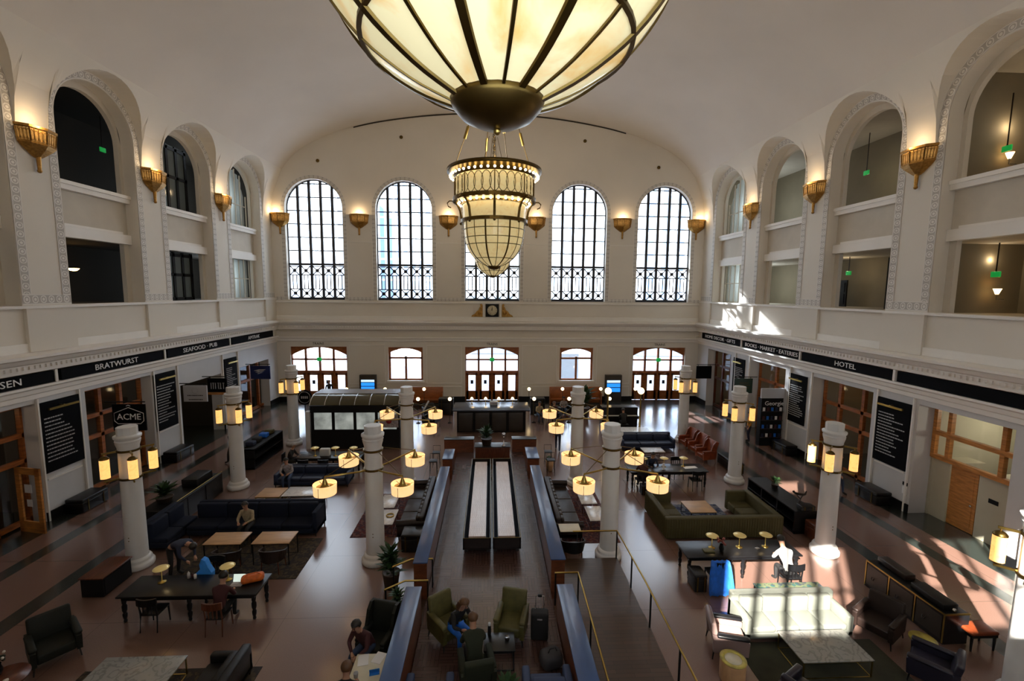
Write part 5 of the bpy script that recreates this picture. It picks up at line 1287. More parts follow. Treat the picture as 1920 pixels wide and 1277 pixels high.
# ---------------------------------------------------------------- centre side groups
rugm('red patterned rug beside the left inner column', -5.0, -2.3, 15.2, 18.6, 'red_rug'); rugm('red patterned rug under the white tables right of the platform', 2.1, 4.4, 14.6, 18.8, 'red_rug')
sofa('tufted dark brown leather sofa backing on the left blue partition', -2.85, 16.7, PI/2*-1, 3.5, .95, .86, .42, 'brown_leather', 3, True, roll=True)
sofa('tufted dark brown leather sofa backing on the right blue partition', 2.62, 16.5, PI/2*-1, 3.6, .95, .86, .42, 'brown_leather', 3, True, roll=True)
for o in [o for o in COL.objects if o.get('label') == 'tufted dark brown leather sofa backing on the left blue partition']: o.rotation_euler[2] = -PI/2
for o in [o for o in COL.objects if o.get('label') == 'tufted dark brown leather sofa backing on the right blue partition']: o.rotation_euler[2] = PI/2
for (x, y, lb) in ((-4.05,17.1,'white topped low table by the left leather sofa, farther of two'),(-3.85,15.85,'white topped low table by the left leather sofa, nearer of two'),(3.75,17.2,'white topped low table by the right leather sofa, farther of two'),(3.8,15.9,'white topped low table by the right leather sofa, nearer of two')):
    coffee_table(lb, x, y, .62, 1.1, .42, 'white_marble', 'red_wood')
t = thing('wreath', 'small gold wreath lying on the nearer left white table', 'ornament', (-3.75,15.9,.42)); m_ = MB(); m_.tube([(.13*math.cos(a*PI/8), .13*math.sin(a*PI/8), .025) for a in range(17)], .025, 6, cap=False); m_.build('ring', 'brass', t)
coffee_table('small cream topped writing table at the near end of the right leather sofa', 2.55, 14.3, .7, .5, .75, 'cream_top', 'ebony', name='writing_table')
barrel_chair('dark chair tucked at the small cream topped writing table', 2.55, 13.62, PI, 'black_leather')
m_ = MB(); m_.rbox(-.2,.2,-.14,.14,0,.05,.01); m_.rbox(-.12,.16,-.1,.12,.05,.09,.01); tag(m_.build('stack_of_papers', 'cloth_grey'), 'grey papers lying on the chair by the cream writing table', 'papers', None, (2.55,13.62,.48))
chest('dark end table at the near end of the left leather sofa', -2.68, 14.5, .7, .6, .62, 'ebony', name='end_table', cat='table')
plant('dark leafy potted plant by the left stair rail', -2.98, 12.5, 0, .5, 1.3, True, 110, 8)
plant('dark leafy plant behind the wing chair beside the nearest blue partition', -2.5, 11.0, 0, .3, 1.1, True, 90, 9)
for sx_, lb in ((-1,'left'),(1,'right')):
    for k, y in enumerate((21.6,20.5)):
        x = sx_*2.75; t = thing('bar_stool', 'dark metal stool beside the %s short partition, %s of two' % (lb, ('farther','nearer')[k]), 'stool', (x, y, 0)); m_ = MB(); m_.rbox(-.19,.19,-.19,.19,.70,.75,.02); m_.build('seat', 'black_leather', t); legs4(t, .42, .42, .70, 'matte_black', .014, .02); 
        for s in (-1,1): m_ = MB(); m_.tube([(s*.17,-.17,.25),(s*.17,.17,.25)], .01, 5); m_.build('stretcher', 'matte_black', t)
        m_ = MB(); m_.tube([(-.18,.18,.75),(-.18,.2,1.0),(.18,.2,1.0),(.18,.18,.75)], .012, 6); m_.build('backrest', 'matte_black', t)
t = thing('potted_plant', 'orange and dark planter basket beside the right short partition', 'planter', (2.75,21.0,0)); m_ = MB(); m_.lathe([(0,0),(.16,0),(.2,.5),(.17,.5)], 14); m_.build('basket', 'oak_top', t); m_ = MB()
for k in range(20): m_.ball((.14*math.cos(k*2.4)*(k % 5)/4, .14*math.sin(k*2.4)*(k % 5)/4, .55+.03*(k % 4)), .05, 6)
m_.build('foliage', 'leaf', t)
# ---------------------------------------------------------------- platform lounge in the foreground
armchair('green velvet armchair facing the table, left one under the seated woman', -1.12, 10.12, math.radians(38), 'olive_velvet', .72, .75, .98, 'ebony', None, 'green velvet armchairs').location.z = PZ
armchair('empty green velvet armchair, right one beside the suitcase', .42, 10.15, math.radians(-14), 'olive_velvet', .72, .75, .98, 'ebony', None, 'green velvet armchairs').location.z = PZ
armchair('green armchair with its back to the viewer under the person in dark green', -.38, 8.72, math.radians(190), 'cloth_green', .72, .75, .92, 'ebony', None, 'green velvet armchairs').location.z = PZ
t = thing('suitcase', 'black wheeled suitcase with raised handle beside the right green armchair', 'suitcase', (1.08,10.0,PZ), -.1)
m_ = MB(); m_.rbox(-.21,.21,-.13,.13,.05,.72,.05,3); m_.build('case', 'cloth_black', t); m_ = MB(); m_.tube([(-.1,.08,.7),(-.1,.08,1.05),(.1,.08,1.05),(.1,.08,.7)], .012, 6); m_.build('pull_handle', 'steel', t); m_ = MB(); m_.rbox(-.05,.05,.05,.11,1.03,1.08,.01); m_.build('grip', 'matte_black', t)
for s in (-1,1): m_ = MB(); m_.ball((s*.17,.05,.035), .035, 8); m_.build('wheel', 'matte_black', t)
m_ = MB(); m_.obox((0,-.14,.60), (.12,.01,.03), .0); m_.build('pale_tag', 'cloth_grey', t)
t = thing('backpack', 'dark grey bag slumped on the platform beside the suitcase', 'bag', (1.25,9.2,PZ), .3); m_ = MB(); m_.rbox(-.25,.25,-.2,.2,0,.38,.14,4); m_.build('bag_body', 'bag_grey' if 'bag_grey' in MAT else mat('bag_grey', (.045,.042,.045), .8), t); m_ = MB(); m_.tube([(-.1,-.05,.36),(-.05,-.05,.46),(.08,-.05,.46),(.12,-.05,.36)], .014, 6); m_.build('handle', 'cloth_black', t)
coffee_table('low dark table between the green armchairs', .1, 9.35, .7, .55, .5, 'ebony', 'ebony', name='side_table').location.z = PZ
t = thing('water_bottle', 'dark bottle with white cap standing by the low dark table', 'bottle', (-.12,9.55,PZ+.5)); m_ = MB(); m_.lathe([(0,0),(.04,0),(.04,.2),(.02,.25)], 12); m_.build('bottle', 'ebony', t); m_ = MB(); m_.lathe([(.03,.24),(.03,.30),(0,.30)], 12); m_.build('cap', 'white_cloth', t)
m_ = MB(); m_.lathe([(0,0),(.05,0),(.055,.07)], 12); tag(m_.build('drinking_glass', 'steel'), 'small pale glass on the low dark table', 'glass', None, (.28,9.4,PZ+.5))
sofa('blue sofa back at the bottom edge, right of the leafy plant', 1.05, 8.15, PI, 1.0, .8, .82, .42, 'blue_sofa' if 'blue_sofa' in MAT else mat('blue_sofa', (.02,.035,.09), .7), 1).location.z = PZ
sofa('blue sofa back at the bottom edge, left of the leafy plant', -1.3, 8.05, PI, .95, .8, .82, .42, 'blue_sofa', 2).location.z = PZ
plant('low leafy plant between the two blue sofas at the bottom edge', .22, 8.0, PZ, .34, .85, True, 100, 11)
# wing chair group bottom
wing_chair('dark green wing chair behind the person in maroon', -2.75, 10.0, math.radians(-15), 'dark_green')
coffee_table('small cream topped table with papers left of the nearest partition', -2.62, 8.85, .75, .75, .7, 'cream_top', 'ebony', name='side_table')
m_ = MB(); m_.box(-.1,.1,-.07,.07,0,.01); m_.obox((0,-.02,.06),(.2,.01,.12),0,0,.4); tag(m_.build('phone', 'light_blue_cloth'), 'bright blue screened device lying on the cream topped table', 'device', None, (-2.5,8.72,.7), .2)
for k, (dx, dy, r) in enumerate(((-.2,.15,.2),(.12,.2,-.3))): m_ = MB(); m_.box(-.11,.11,-.15,.15,0,.006); tag(m_.build('sheet_of_paper', 'white_paper'), '%s white sheet of paper on the cream topped table' % ('left','right')[k], 'paper', 'papers on the cream topped table', (-2.62+dx, 8.9+dy, .701), r)
m_ = MB(); m_.lathe([(0,0),(.04,0),(.05,.1)], 12); tag(m_.build('cup', 'white_cloth'), 'white cup on the near left of the cream topped table', 'cup', None, (-2.85,8.62,.7))
# ---------------------------------------------------------------- right half
def sect(label, x, y, rz, w, n, arms, d=.85): return sofa(label, x, y, rz, w, d, .82, .42, 'olive', n, arms=arms, armh=.82, cat='sofa')
t = thing('sectional_sofa', 'large U shaped olive velvet sofa around a wooden coffee table', 'sofa', (8.05,15.75,0))
def seg(nm, x0, x1, y0, y1, z0, z1, r=.05): m_ = MB(); m_.rbox(x0,x1,y0,y1,z0,z1,r,3); m_.build(nm, 'olive', t)
seg('backrest', -2.05,2.15,-1.1,-.88,.06,.82); seg('backrest', -2.05,-1.83,-.9,1.15,.06,.82); seg('backrest', 1.93,2.15,-.9,1.15,.06,.82)
seg('armrest', -1.85,-1.05,.95,1.15,.06,.82); seg('armrest', 1.2,1.95,.95,1.15,.06,.82)
for a, b in ((-1.83,-.6),(-.6,.65),(.65,1.93)): seg('seat_cushion', a+.01, b-.01, -.88, -.1, .12, .42)
for s, (a, b) in ((-1,(-1.83,-1.05)),(1,(1.2,1.93))): seg('seat_cushion', a, b, -.09, .42, .12, .42); seg('seat_cushion', a, b, .43, .94, .12, .42)
m_ = MB(); k = 0; x = -2.04
while x < 2.14: m_.tube([(x,-1.105,.1),(x,-1.105,.78)], .012, 4); x += .09
y = -1.05
while y < 1.1: m_.tube([(-2.055,y,.1),(-2.055,y,.78)], .012, 4); y += .09
m_.build('channel_ribs', 'olive', t)
coffee_table('wooden coffee table with black crossed legs inside the olive sofa', 7.88, 16.25, 1.0, .95, .45, 'oak_top', 'matte_black')
rugm('blue and white patterned rug inside the olive sofa', 7.05, 9.1, 15.75, 17.3, 'blue_rug')
long_table('long black table with turned legs and three brass lamps at the right', 7.55, 12.9, 3.55, .9)
G3 = 'brass desk lamps on the right front table'
for x, w in ((6.75,'left'),(7.62,'middle'),(8.45,'right')): desk_lamp('brass disc desk lamp, %s of three on the right front table' % w, x, 12.95, .76, G3)
t = thing('flower_vase', 'dark vase of red and pink flowers on the right front table', 'vase', (6.95,12.75,.76)); m_ = MB(); m_.lathe([(0,0),(.05,0),(.08,.1),(.05,.22)], 12); m_.build('vase', 'ebony', t); m_ = MB()
for k in range(9): m_.ball((.13*math.cos(k*2.2)*(.4+.07*k), .13*math.sin(k*2.2)*(.4+.07*k), .28+.035*(k % 4)), .04, 7)
m_.build('blooms', 'petal_pink' if 'petal_pink' in MAT else mat('petal_pink', (.25,.07,.06), .6), t)
m_ = MB(); m_.rbox(-.16,.16,-.1,.1,0,.05,.01); tag(m_.build('book', 'olive_velvet'), 'yellowish book lying on the left of the right front table', 'book', None, (6.55,12.75,.76))
m_ = MB(); m_.rbox(-.07,.07,-.05,.05,0,.02,.005); tag(m_.build('phone', 'steel'), 'small silver phone on the right front table', 'phone', None, (8.15,12.85,.76), .4)
t = dining_chair('dark chair draped with a bright blue coat at the right front table', 6.5, 12.2, PI)
t = thing('coat', 'bright blue coat draped over the chair at the right front table', 'coat', (6.5,11.98,0)); m_ = MB()
n = 10
prof = [(-.02,.93,.24),(-.08,.95,.26),(-.12,.8,.28),(-.15,.5,.33),(-.22,.18,.37),(-.26,.04,.38)]
vs = [(hw*(2*k/n-1), y+.03*math.sin(k*2.1+j), z) for j, (y, z, hw) in enumerate(prof) for k in range(n+1)]
vs += [(hw*(2*k/n-1), y+.05+.03*math.sin(k*2.1+j), z) for j, (y, z, hw) in enumerate(prof) for k in range(n+1)]; q = len(prof)*(n+1)
m_.add(vs, [(j*(n+1)+k, j*(n+1)+k+1, (j+1)*(n+1)+k+1, (j+1)*(n+1)+k) for j in range(5) for k in range(n)]+[(q+j*(n+1)+k, q+(j+1)*(n+1)+k, q+(j+1)*(n+1)+k+1, q+j*(n+1)+k+1) for j in range(5) for k in range(n)], 0, True); m_.build('cloth', 'blue_cloth', t)
chest('black bag on the floor left of the blue coat', 5.95, 12.15, .35, .5, .55, 'black_leather', name='duffel_bag', cat='bag')
t = dining_chair('dark chair under the sunlit person at the right front table', 8.65, 12.02, PI, 'ebony')
coffee_table('low table with teal patterned top behind the cream sofa', 8.3, 11.48, 1.9, .45, .42, 'teal_pattern', 'ebony', name='patterned_table')
sofa('sunlit cream leather sofa with four tufted sections', 7.55, 10.45, 0, 2.75, .9, .86, .42, 'cream_leather', 4, arms=(1,1), legm='red_wood', armh=.66)
rugm('dark green rug under the right marble table', 5.9, 9.4, 7.8, 10.05, 'green_rug')
coffee_table('low marble coffee table with brass frame at the right front', 7.7, 9.4, 1.65, .95, .44, 'marble', 'brass')
armchair('sunlit blush leather armchair with striped seat left of the marble table', 5.6, 9.85, math.radians(75), 'blush_leather', .8, .8, .9, 'ebony', 'stripe_blush' if 'stripe_blush' in MAT else mat('stripe_blush', (.42,.27,.24), .4), None, 'armchair', 'ebony')
t = thing('drum_table', 'round brass drum table with pale patterned top at the bottom right', 'table', (5.3,9.0,0)); m_ = MB(); m_.lathe([(.24,0),(.27,.05),(.27,.46),(.25,.5)], 26); m_.build('drum', 'oak_top', t); m_ = MB(); m_.lathe([(.18,.503),(.27,.50),(.28,.52),(.18,.522),(.18,.503)], 26); m_.build('rim', 'yellow_shell', t); m_ = MB(); m_.lathe([(0,.50),(.19,.50),(.19,.515),(0,.515)], 26); m_.build('top_inlay', 'cream_top', t)
armchair('dark striped armchair cut by the bottom edge beside the drum table', 6.4, 8.15, math.radians(120), 'stripe_leather', .8, .8, .85, 'ebony')
armchair('dark maroon leather armchair right of the marble table', 9.75, 10.2, math.radians(-60), 'brown_leather', .85, .85, .92, 'ebony')
armchair('dark blue striped armchair at the bottom right by the yellow table', 9.8, 8.8, math.radians(-140), 'stripe_leather', .85, .85, .85, 'ebony')
t = thing('side_table', 'round yellow topped side table between the two right armchairs', 'table', (10.2,9.48,0)); m_ = MB(); m_.lathe([(0,.42),(.27,.42),(.27,.46),(0,.46)], 24); m_.build('tabletop', 'yellow_shell', t); m_ = MB(); m_.lathe([(0,0),(.15,0),(.03,.03),(.03,.42)], 12); m_.build('pedestal', 'ebony', t)
# campaign chest console
t = thing('console_chest', 'long black console chest with brass corners near the right nearest column', 'chest', (11.35,10.95,0), math.radians(1))
m_ = MB(); m_.box(-.32,.32,-1.15,1.15,.02,.80); m_.build('body', 'ebony', t)
m_ = MB()
for y in (-1.15,-.4,.37,1.12): m_.box(-.335,-.32,y,y+.03,.05,.8)
m_.box(-.335,-.30,-1.15,1.15,.78,.81); m_.box(-.335,.33,-1.16,-1.12,.78,.81); m_.build('brass_edging', 'brass', t)
for k in range(3):
    y = -.76+.76*k; f = MB(); f.box(-.333,-.32,y-.33,y+.33,.12,.72); fo = f.build('door', 'brown_panel', t)
    h = MB(); h.tube([(-.36,y+.05,.44),(-.38,y+.05,.38),(-.38,y+.12,.36),(-.36,y+.12,.44)], .012, 5); h.build('handle', 'ebony', fo)
def board(nm, lb, x, y, w, d, h, mt, z, rz=0, cat='box'): m_ = MB(); m_.rbox(-w/2,w/2,-d/2,d/2,0,h,.02); return tag(m_.build(nm, mt), lb, cat, None, (x,y,z), rz)
board('model_ship_case', 'long dark slatted box on the far end of the console chest', 11.4, 11.55, .3, .9, .16, 'dark_wood', .81)
board('leather_case', 'black leather case on the near half of the console chest', 11.35, 10.4, .4, .9, .14, 'black_leather', .81)
m_ = MB(); m_.ball((0,0,.05), .05, 8); tag(m_.build('glass_ball', 'steel'), 'small silver ball on the near end of the console chest', 'ornament', None, (11.35,9.88,.81))
t = thing('stool_bench', 'dark red cushioned bench at the near end of the console chest', 'bench', (11.85,9.75,0)); m_ = MB(); m_.rbox(-.35,.35,-.22,.22,.42,.52,.04); m_.build('cushion', 'cognac', t); legs4(t, .7, .44, .42, 'ebony', .035); m_ = MB(); m_.box(-.33,.33,-.2,.2,.36,.42); m_.build('frame', 'ebony', t)
# far console with trunk
t = thing('console_shelf', 'long dark console shelf behind the olive sofa', 'shelf', (11.2,16.45,0)); m_ = MB(); m_.box(-.4,.4,-1.5,1.5,.02,.08); m_.box(-.4,.4,-1.5,1.5,.42,.46); m_.box(-.4,.4,-1.5,1.5,.80,.85); m_.box(.36,.40,-1.5,1.5,0,.8)
for y in (-1.5,-.5,.5,1.44): m_.box(-.4,.4,y,y+.06,0,.8)
m_.build('carcass', 'ebony', t)
chest('orange brown wooden trunk at the near end of the console shelf', 11.5, 14.62, .75, .5, .62, 'red_wood')
plant('small green plant on the console shelf behind the olive sofa', 11.35, 17.0, .85, .28, .35, True, 60, 13)
t = thing('figurine', 'dark bronze figurine on a forked stand on the console shelf', 'figurine', (11.25,15.4,.85)); m_ = MB(); m_.tube([(0,0,0),(0,0,.12),(.03,0,.28)], [.06,.03,.02], 8); m_.tube([(.03,0,.26),(-.12,0,.42)], .02, 6); m_.tube([(.03,0,.26),(.12,0,.42)], .02, 6); m_.build('forked_stand', 'bronze', t); m_ = MB(); m_.tube([(-.22,0,.50),(-.1,0,.46),(.12,0,.42),(.2,0,.44),(.24,0,.56)], [.03,.05,.05,.04,.02], 8); m_.ball((-.24,0,.54), .045, 8); m_.build('figure', 'bronze', t)
chest('black leather bag on the near end of the console shelf', 11.25, 15.05, .5, .3, .2, 'black_leather', name='leather_bag', cat='bag').location.z = .86
# table three
long_table('long dark table with three brass lamps beyond the olive sofa', 7.8, 19.3, 3.5, .95)
G4 = 'brass desk lamps beyond the olive sofa'
for x, w in ((6.8,'left'),(7.75,'middle'),(8.65,'right')): desk_lamp('brass disc desk lamp, %s of three beyond the olive sofa' % w, x, 19.45, .76, G4)
for x, y, r, w in ((8.9,18.75,PI,'right near side'),(6.5,18.8,PI,'left near side'),(7.3,19.95,0,'left far side'),(8.6,19.95,0,'right far side')): dining_chair('dark chair at the table beyond the olive sofa, %s' % w, x, y, r)
m_ = MB(); m_.box(-.3,.3,-.12,.12,0,.012); tag(m_.build('newspaper', 'white_paper'), 'white papers spread on the right of the table beyond the olive sofa', 'papers', None, (8.9,19.3,.762), .1)
t = thing('menu_stand', 'white card standing on the table beyond the olive sofa', 'card', (7.6,19.1,.76)); m_ = MB(); m_.box(-.05,.05,-.005,.005,.02,.3); m_.box(-.06,.06,-.03,.03,0,.02); m_.build('card', 'white_paper', t)
chest('black bag on the floor at the left end of the table beyond the olive sofa', 6.5, 18.3, .35, .35, .45, 'black_leather', name='duffel_bag', cat='bag')
sofa('long navy velvet sofa beyond the second right table', 8.5, 24.0, PI, 3.0, .95, .8, .42, 'navy_velvet', 3)
bpy_s = [o for o in COL.objects if o.get('label') == 'long navy velvet sofa beyond the second right table'][0]; bpy_s.rotation_euler[2] = 0
coffee_table('low white topped table before the long navy velvet sofa', 8.35, 22.5, 1.1, .7, .45, 'white_marble', 'ebony')
GW = 'cognac leather wing chairs'
for x, y, w in ((10.9,24.0,'farthest of three'),(11.0,23.0,'middle of three'),(10.95,22.0,'nearest of three')): wing_chair('cognac leather wing chair by the right outer column, %s' % w, x, y, math.radians(-80), 'cognac', GW)
chest('long black slatted planter box beside the third right column', 11.7, 21.0, .5, 1.6, .55, 'ebony', name='planter_box', cat='planter')
# piano and dark stands near the right entrance
t = thing('upright_piano', 'black upright piano between the two big globe lamps', 'piano', (8.0,28.2,0)); m_ = MB(); m_.box(-1.0,1.3,-.3,.35,0,1.3); m_.build('case', 'ebony', t); m_ = MB(); m_.box(-1.0,1.3,-.62,-.3,.62,.80); m_.build('key_slip', 'ebony', t); m_ = MB(); m_.box(-.9,1.2,-.60,-.36,.80,.815); m_.build('keyboard', 'white_cloth', t)
t = thing('piano_table', 'low black table with white edge before the piano', 'table', (8.1,25.6,0)); m_ = MB(); m_.box(-1.1,1.1,-.5,.5,.5,.56); m_.build('tabletop', 'white_marble', t); m_ = MB(); m_.box(-1.0,1.0,-.45,.45,0,.5); m_.build('body', 'ebony', t)
plant('large dark palm in front of the right departure screen', 6.3, 30.2, 0, 1.1, 2.0, True, 120, 21, pr=.4)
for x, y, w in ((3.2,31.2,'right of the bar'),(-3.2,31.2,'left of the bar')): chest('dark service cabinet '+w, x, y, 1.0, .6, 1.15, 'ebony', name='service_cabinet', cat='cabinet')
for k, (x, y, w) in enumerate(((-3.9,28.6,'left of the bar, nearer'),(-4.3,30.6,'left of the bar, farther'),(4.1,29.4,'right of the bar, nearer'),(5.0,30.8,'right of the bar, farther'))):
    armchair('black leather lounge chair '+w, x, y, math.radians(40*(k % 2)-20), 'black_leather', .9, .85, .85, 'ebony', None, 'black lounge chairs around the bar')
t = thing('music_stand', 'white slanted menu board left of the bar', 'board', (-4.2,27.6,0)); m_ = MB(); m_.tube([(0,0,0),(0,0,1.2)], .02, 6); m_.build('post', 'matte_black', t); m_ = MB(); m_.obox((.1,0,1.5),(.10,.03,.75),0,0,.5,'Y'); m_.build('board', 'white_paper', t)
# ---------------------------------------------------------------- people: one continuous skinned body each
def person(label, x, y, z, rz, pose, top='cloth_black', legs='jeans', hair='hair_dark', skin='skin', long_hair=False, lean=None, head=None, arms=None, bulk=1.0, shoes='cloth_black', bare_back=False):
    S = pose
    if S in ('sit', 'sit_fwd'):
        ln = .05 if lean is None else lean
        J = dict(pel=(0,.02,.53), bel=(0,-.02-ln*.3,.70), che=(0,-.04-ln*.9,.92), nek=(0,-.06-ln*1.2,1.08), hd0=(0,-.08-ln*1.3,1.15), hd1=(0,-.10-ln*1.5,1.26), hd2=(0,-.09-ln*1.5,1.34))
        for s, n in ((-1,'L'),(1,'R')):
            J['hip'+n] = (s*.10,-.02,.52); J['kne'+n] = (s*.13,-.46,.53); J['ank'+n] = (s*.12,-.44,.09); J['toe'+n] = (s*.13,-.62,.045)
            J['sho'+n] = (s*.185,-.05-ln,.99); J['elb'+n] = (s*.25,-.16-ln,.76); J['wri'+n] = (s*.14,-.36-ln*.8,.74)
    elif S == 'bend':
        J = dict(pel=(0,0,.95), bel=(0,-.14,1.06), che=(0,-.36,1.12), nek=(0,-.52,1.12), hd0=(0,-.60,1.10), hd1=(0,-.69,1.06), hd2=(0,-.76,1.04))
        for s, n in ((-1,'L'),(1,'R')):
            J['hip'+n] = (s*.10,.02,.90); J['kne'+n] = (s*.13,-.04,.50); J['ank'+n] = (s*.13,.02,.09); J['toe'+n] = (s*.14,-.16,.04)
            J['sho'+n] = (s*.19,-.42,1.10); J['elb'+n] = (s*.24,-.50,.84); J['wri'+n] = (s*.14,-.62,.66)
    else:
        w = .22 if S == 'walk' else 0
        J = dict(pel=(0,0,.95), bel=(0,-.01,1.12), che=(0,-.02,1.33), nek=(0,-.02,1.50), hd0=(0,-.03,1.56), hd1=(0,-.05,1.66), hd2=(0,-.04,1.74))
        for s, n in ((-1,'L'),(1,'R')):
            J['hip'+n] = (s*.09,0,.92); J['kne'+n] = (s*.10,-.05-s*w*.5,.50); J['ank'+n] = (s*.10,.02-s*w,.09); J['toe'+n] = (s*.11,-.15-s*w,.04)
            J['sho'+n] = (s*.185,-.02,1.41); J['elb'+n] = (s*.24,.02+s*w*.4,1.14); J['wri'+n] = (s*.22,-.08+s*w*.8,.90)
    if head: 
        for k in ('hd1','hd2'): J[k] = tuple(J[k][i]+head[i]*(1 if k == 'hd1' else 1.4) for i in range(3))
    if arms: J.update(arms)
    R = dict(pel=.135, bel=.122, che=.135, nek=.058, hd0=.068, hd1=.098, hd2=.072)
    for n in 'LR': R.update({'hip'+n:.098, 'kne'+n:.066, 'ank'+n:.045, 'toe'+n:.038, 'sho'+n:.066, 'elb'+n:.047, 'wri'+n:.030})
    for k in ('pel','bel','che'): R[k] *= bulk
    for k in ('shoL','shoR','elbL','elbR'): R[k] *= (1+bulk)/2
    E = [('pel','bel'),('bel','che'),('che','nek'),('nek','hd0'),('hd0','hd1'),('hd1','hd2')]
    for n in 'LR': E += [('pel','hip'+n),('hip'+n,'kne'+n),('kne'+n,'ank'+n),('ank'+n,'toe'+n),('che','sho'+n),('sho'+n,'elb'+n),('elb'+n,'wri'+n)]
    names = list(J); ix = {k: i for i, k in enumerate(names)}
    me = bpy.data.meshes.new('skeleton'); me.from_pydata([J[k] for k in names], [(ix[a], ix[b]) for a, b in E], []); me.update()
    o = bpy.data.objects.new('skeleton', me); COL.objects.link(o)
    md = o.modifiers.new('s', 'SKIN'); md.use_smooth_shade = True
    lay = me.skin_vertices[0] if me.skin_vertices else None
    if lay is None:
        bm = bmesh.new(); bm.from_mesh(me); bm.verts.layers.skin.verify(); bm.to_mesh(me); bm.free(); lay = me.skin_vertices[0]
    for k in names:
        lay.data[ix[k]].radius = (R[k], R[k]); lay.data[ix[k]].use_root = (k == 'pel')
    sb = o.modifiers.new('u', 'SUBSURF'); sb.levels = 2; sb.render_levels = 2
    dg = bpy.context.evaluated_depsgraph_get(); dg.update()
    ev = bpy.data.meshes.new_from_object(o.evaluated_get(dg)); bpy.data.objects.remove(o)
    mb = MB(); mb.v = [tuple(v.co) for v in ev.vertices]
    region = {('bel','che'):0,('pel','bel'):0,('che','nek'):0,('nek','hd0'):2,('hd0','hd1'):2,('hd1','hd2'):2}
    def reg(p):
        best = 9; r = 0
        for a, b in E:
            A, B = Vector(J[a]), Vector(J[b]); d = B-A; t = max(0, min(1, (p-A).dot(d)/d.length_squared)); q = (A+d*t-p).length - (R[a]*(1-t)+R[b]*t)
            if q < best:
                best = q
                if (a, b) in region: r = region[(a, b)]
                elif a.startswith('pel') or a.startswith('hip') or a.startswith('kne'): r = 1
                elif a.startswith('ank'): r = 3
                elif a.startswith('elb'): r = 0 if t < .92 else 2
                else: r = 0
                if (a, b) == ('pel','bel') and t < .25: r = 1
                if (a, b) == ('pel','bel') and bare_back and .3 <= t < .75: r = 2
        return r
    for f in ev.polygons: mb.f.append(list(f.vertices)); mb.m.append(reg(f.center)); mb.sm.append(True)
    bpy.data.meshes.remove(ev)
    # hands: palm, five bent fingers
    for s, n in ((-1,'L'),(1,'R')):
        E0, W0 = Vector(J['elb'+n]), Vector(J['wri'+n]); d = (W0-E0).normalized(); sd_ = d.cross(Vector((0,0,1)))
        if sd_.length < .1: sd_ = Vector((1,0,0))
        sd_.normalize(); nr = sd_.cross(d).normalized(); nr = nr if nr.z < 0 else -nr
        mb.tube([W0, W0+d*.05, W0+d*.095], [.028,.040,.036], 8, 2)
        for k in range(4):
            off = sd_*(-.03+.02*k); L_ = (.062,.075,.070,.055)[k]; b0 = W0+d*.085+off
            mb.tube([b0, b0+d*L_*.5+nr*.006, b0+d*L_*.85+nr*.028], [.0095,.009,.007], 6, 2)
        th = sd_*(-s)*1.0 if (sd_.x*s > 0) else sd_*s; b0 = W0+d*.03
        mb.tube([b0, b0+d*.035-sd_*.035, b0+d*.075-sd_*.045+nr*.01], [.013,.011,.008], 6, 2)
    # face on the head
    H = Vector(J['hd1']); Ft = Vector(J['hd1'])-Vector(J['hd0']); upv = (Vector(J['hd2'])-Vector(J['hd0'])).normalized()
    fwd = Vector((0,-1,0)) if S != 'bend' else Vector((0,-.3,-.95)); fwd = (fwd-upv*fwd.dot(upv)).normalized(); rgt = fwd.cross(upv)
    P = lambda a, b, c: H+rgt*a+fwd*b+upv*c
    mb.tube([P(0,.080,.015), P(0,.108,-.020), P(0,.088,-.028)], [.008,.014,.010], 6, 2)
    for s in (-1,1):
        mb.ball(P(s*.032,.083,.012), .011, 6, 4); mb.ball(P(s*.090,.0,-.005), .022, 6, 2, (.4,1,1.2)); mb.tube([P(s*.016,.090,.028), P(s*.05,.076,.030)], .005, 4, 5)
    mb.tube([P(-.024,.078,-.052), P(0,.086,-.054), P(.024,.078,-.052)], .0065, 5, 6)
    lip = MAT.get('lips') or mat('lips', (.28,.08,.07), .5)
    t = mb.build('person', [top, legs, skin, shoes, 'hair_dark', hair, 'lips'])
    hb = MB(); n = 16; vs = []; fs = []
    rings = 8
    for i in range(rings+1):
        ph = PI*.66*i/rings
        for k in range(n):
            a = 2*PI*k/n; c = math.cos(a)
            lim = 1.0 if c < .25 else .62; p2 = ph*lim
            rr = .112+.004*math.sin(5*a+i)
            vs.append(P(rr*math.sin(p2)*math.sin(a), rr*1.04*math.sin(p2)*c-.012, .028+rr*math.cos(p2)))
    fs = [(i*n+k, i*n+(k+1) % n, (i+1)*n+(k+1) % n, (i+1)*n+k) for i in range(rings) for k in range(n)]
    hb.add(vs, fs, 0, True)
    if long_hair:
        for s in (-1,0,1): hb.tube([P(s*.06,-.07,.03), P(s*.08,-.095,-.10), P(s*.07,-.10,-.25)], [.055,.06,.03], 8)
    hb.build('hair', hair, t)
    t.location = (x, y, z); t.rotation_euler = (0,0,rz); t['label'] = label; t['category'] = 'person'
    return t
person('person in a maroon top sitting with back to the viewer at the left front table', -6.95, 10.97, 0, PI, 'sit', 'cloth_maroon', 'cloth_black', 'hair_dark', lean=.12)
person('person bending over in black clothes with a blue garment beside the nearest left column', -9.55, 13.2, 0, math.radians(75), 'bend', 'cloth_navy', 'cloth_black', 'hair_dark', bare_back=True, bulk=1.15)
person('person in beige scarf and dark hair sitting on the navy booth facing the viewer', -8.45, 15.35, .02, 0, 'sit', 'cloth_beige', 'cloth_black', 'hair_dark', lean=.1, bulk=1.15)
person('person in grey sweater and jeans at the left end of the rear navy sofa', -8.95, 19.55, 0, .15, 'sit', 'cloth_grey', 'jeans', 'hair_dark', lean=.15)
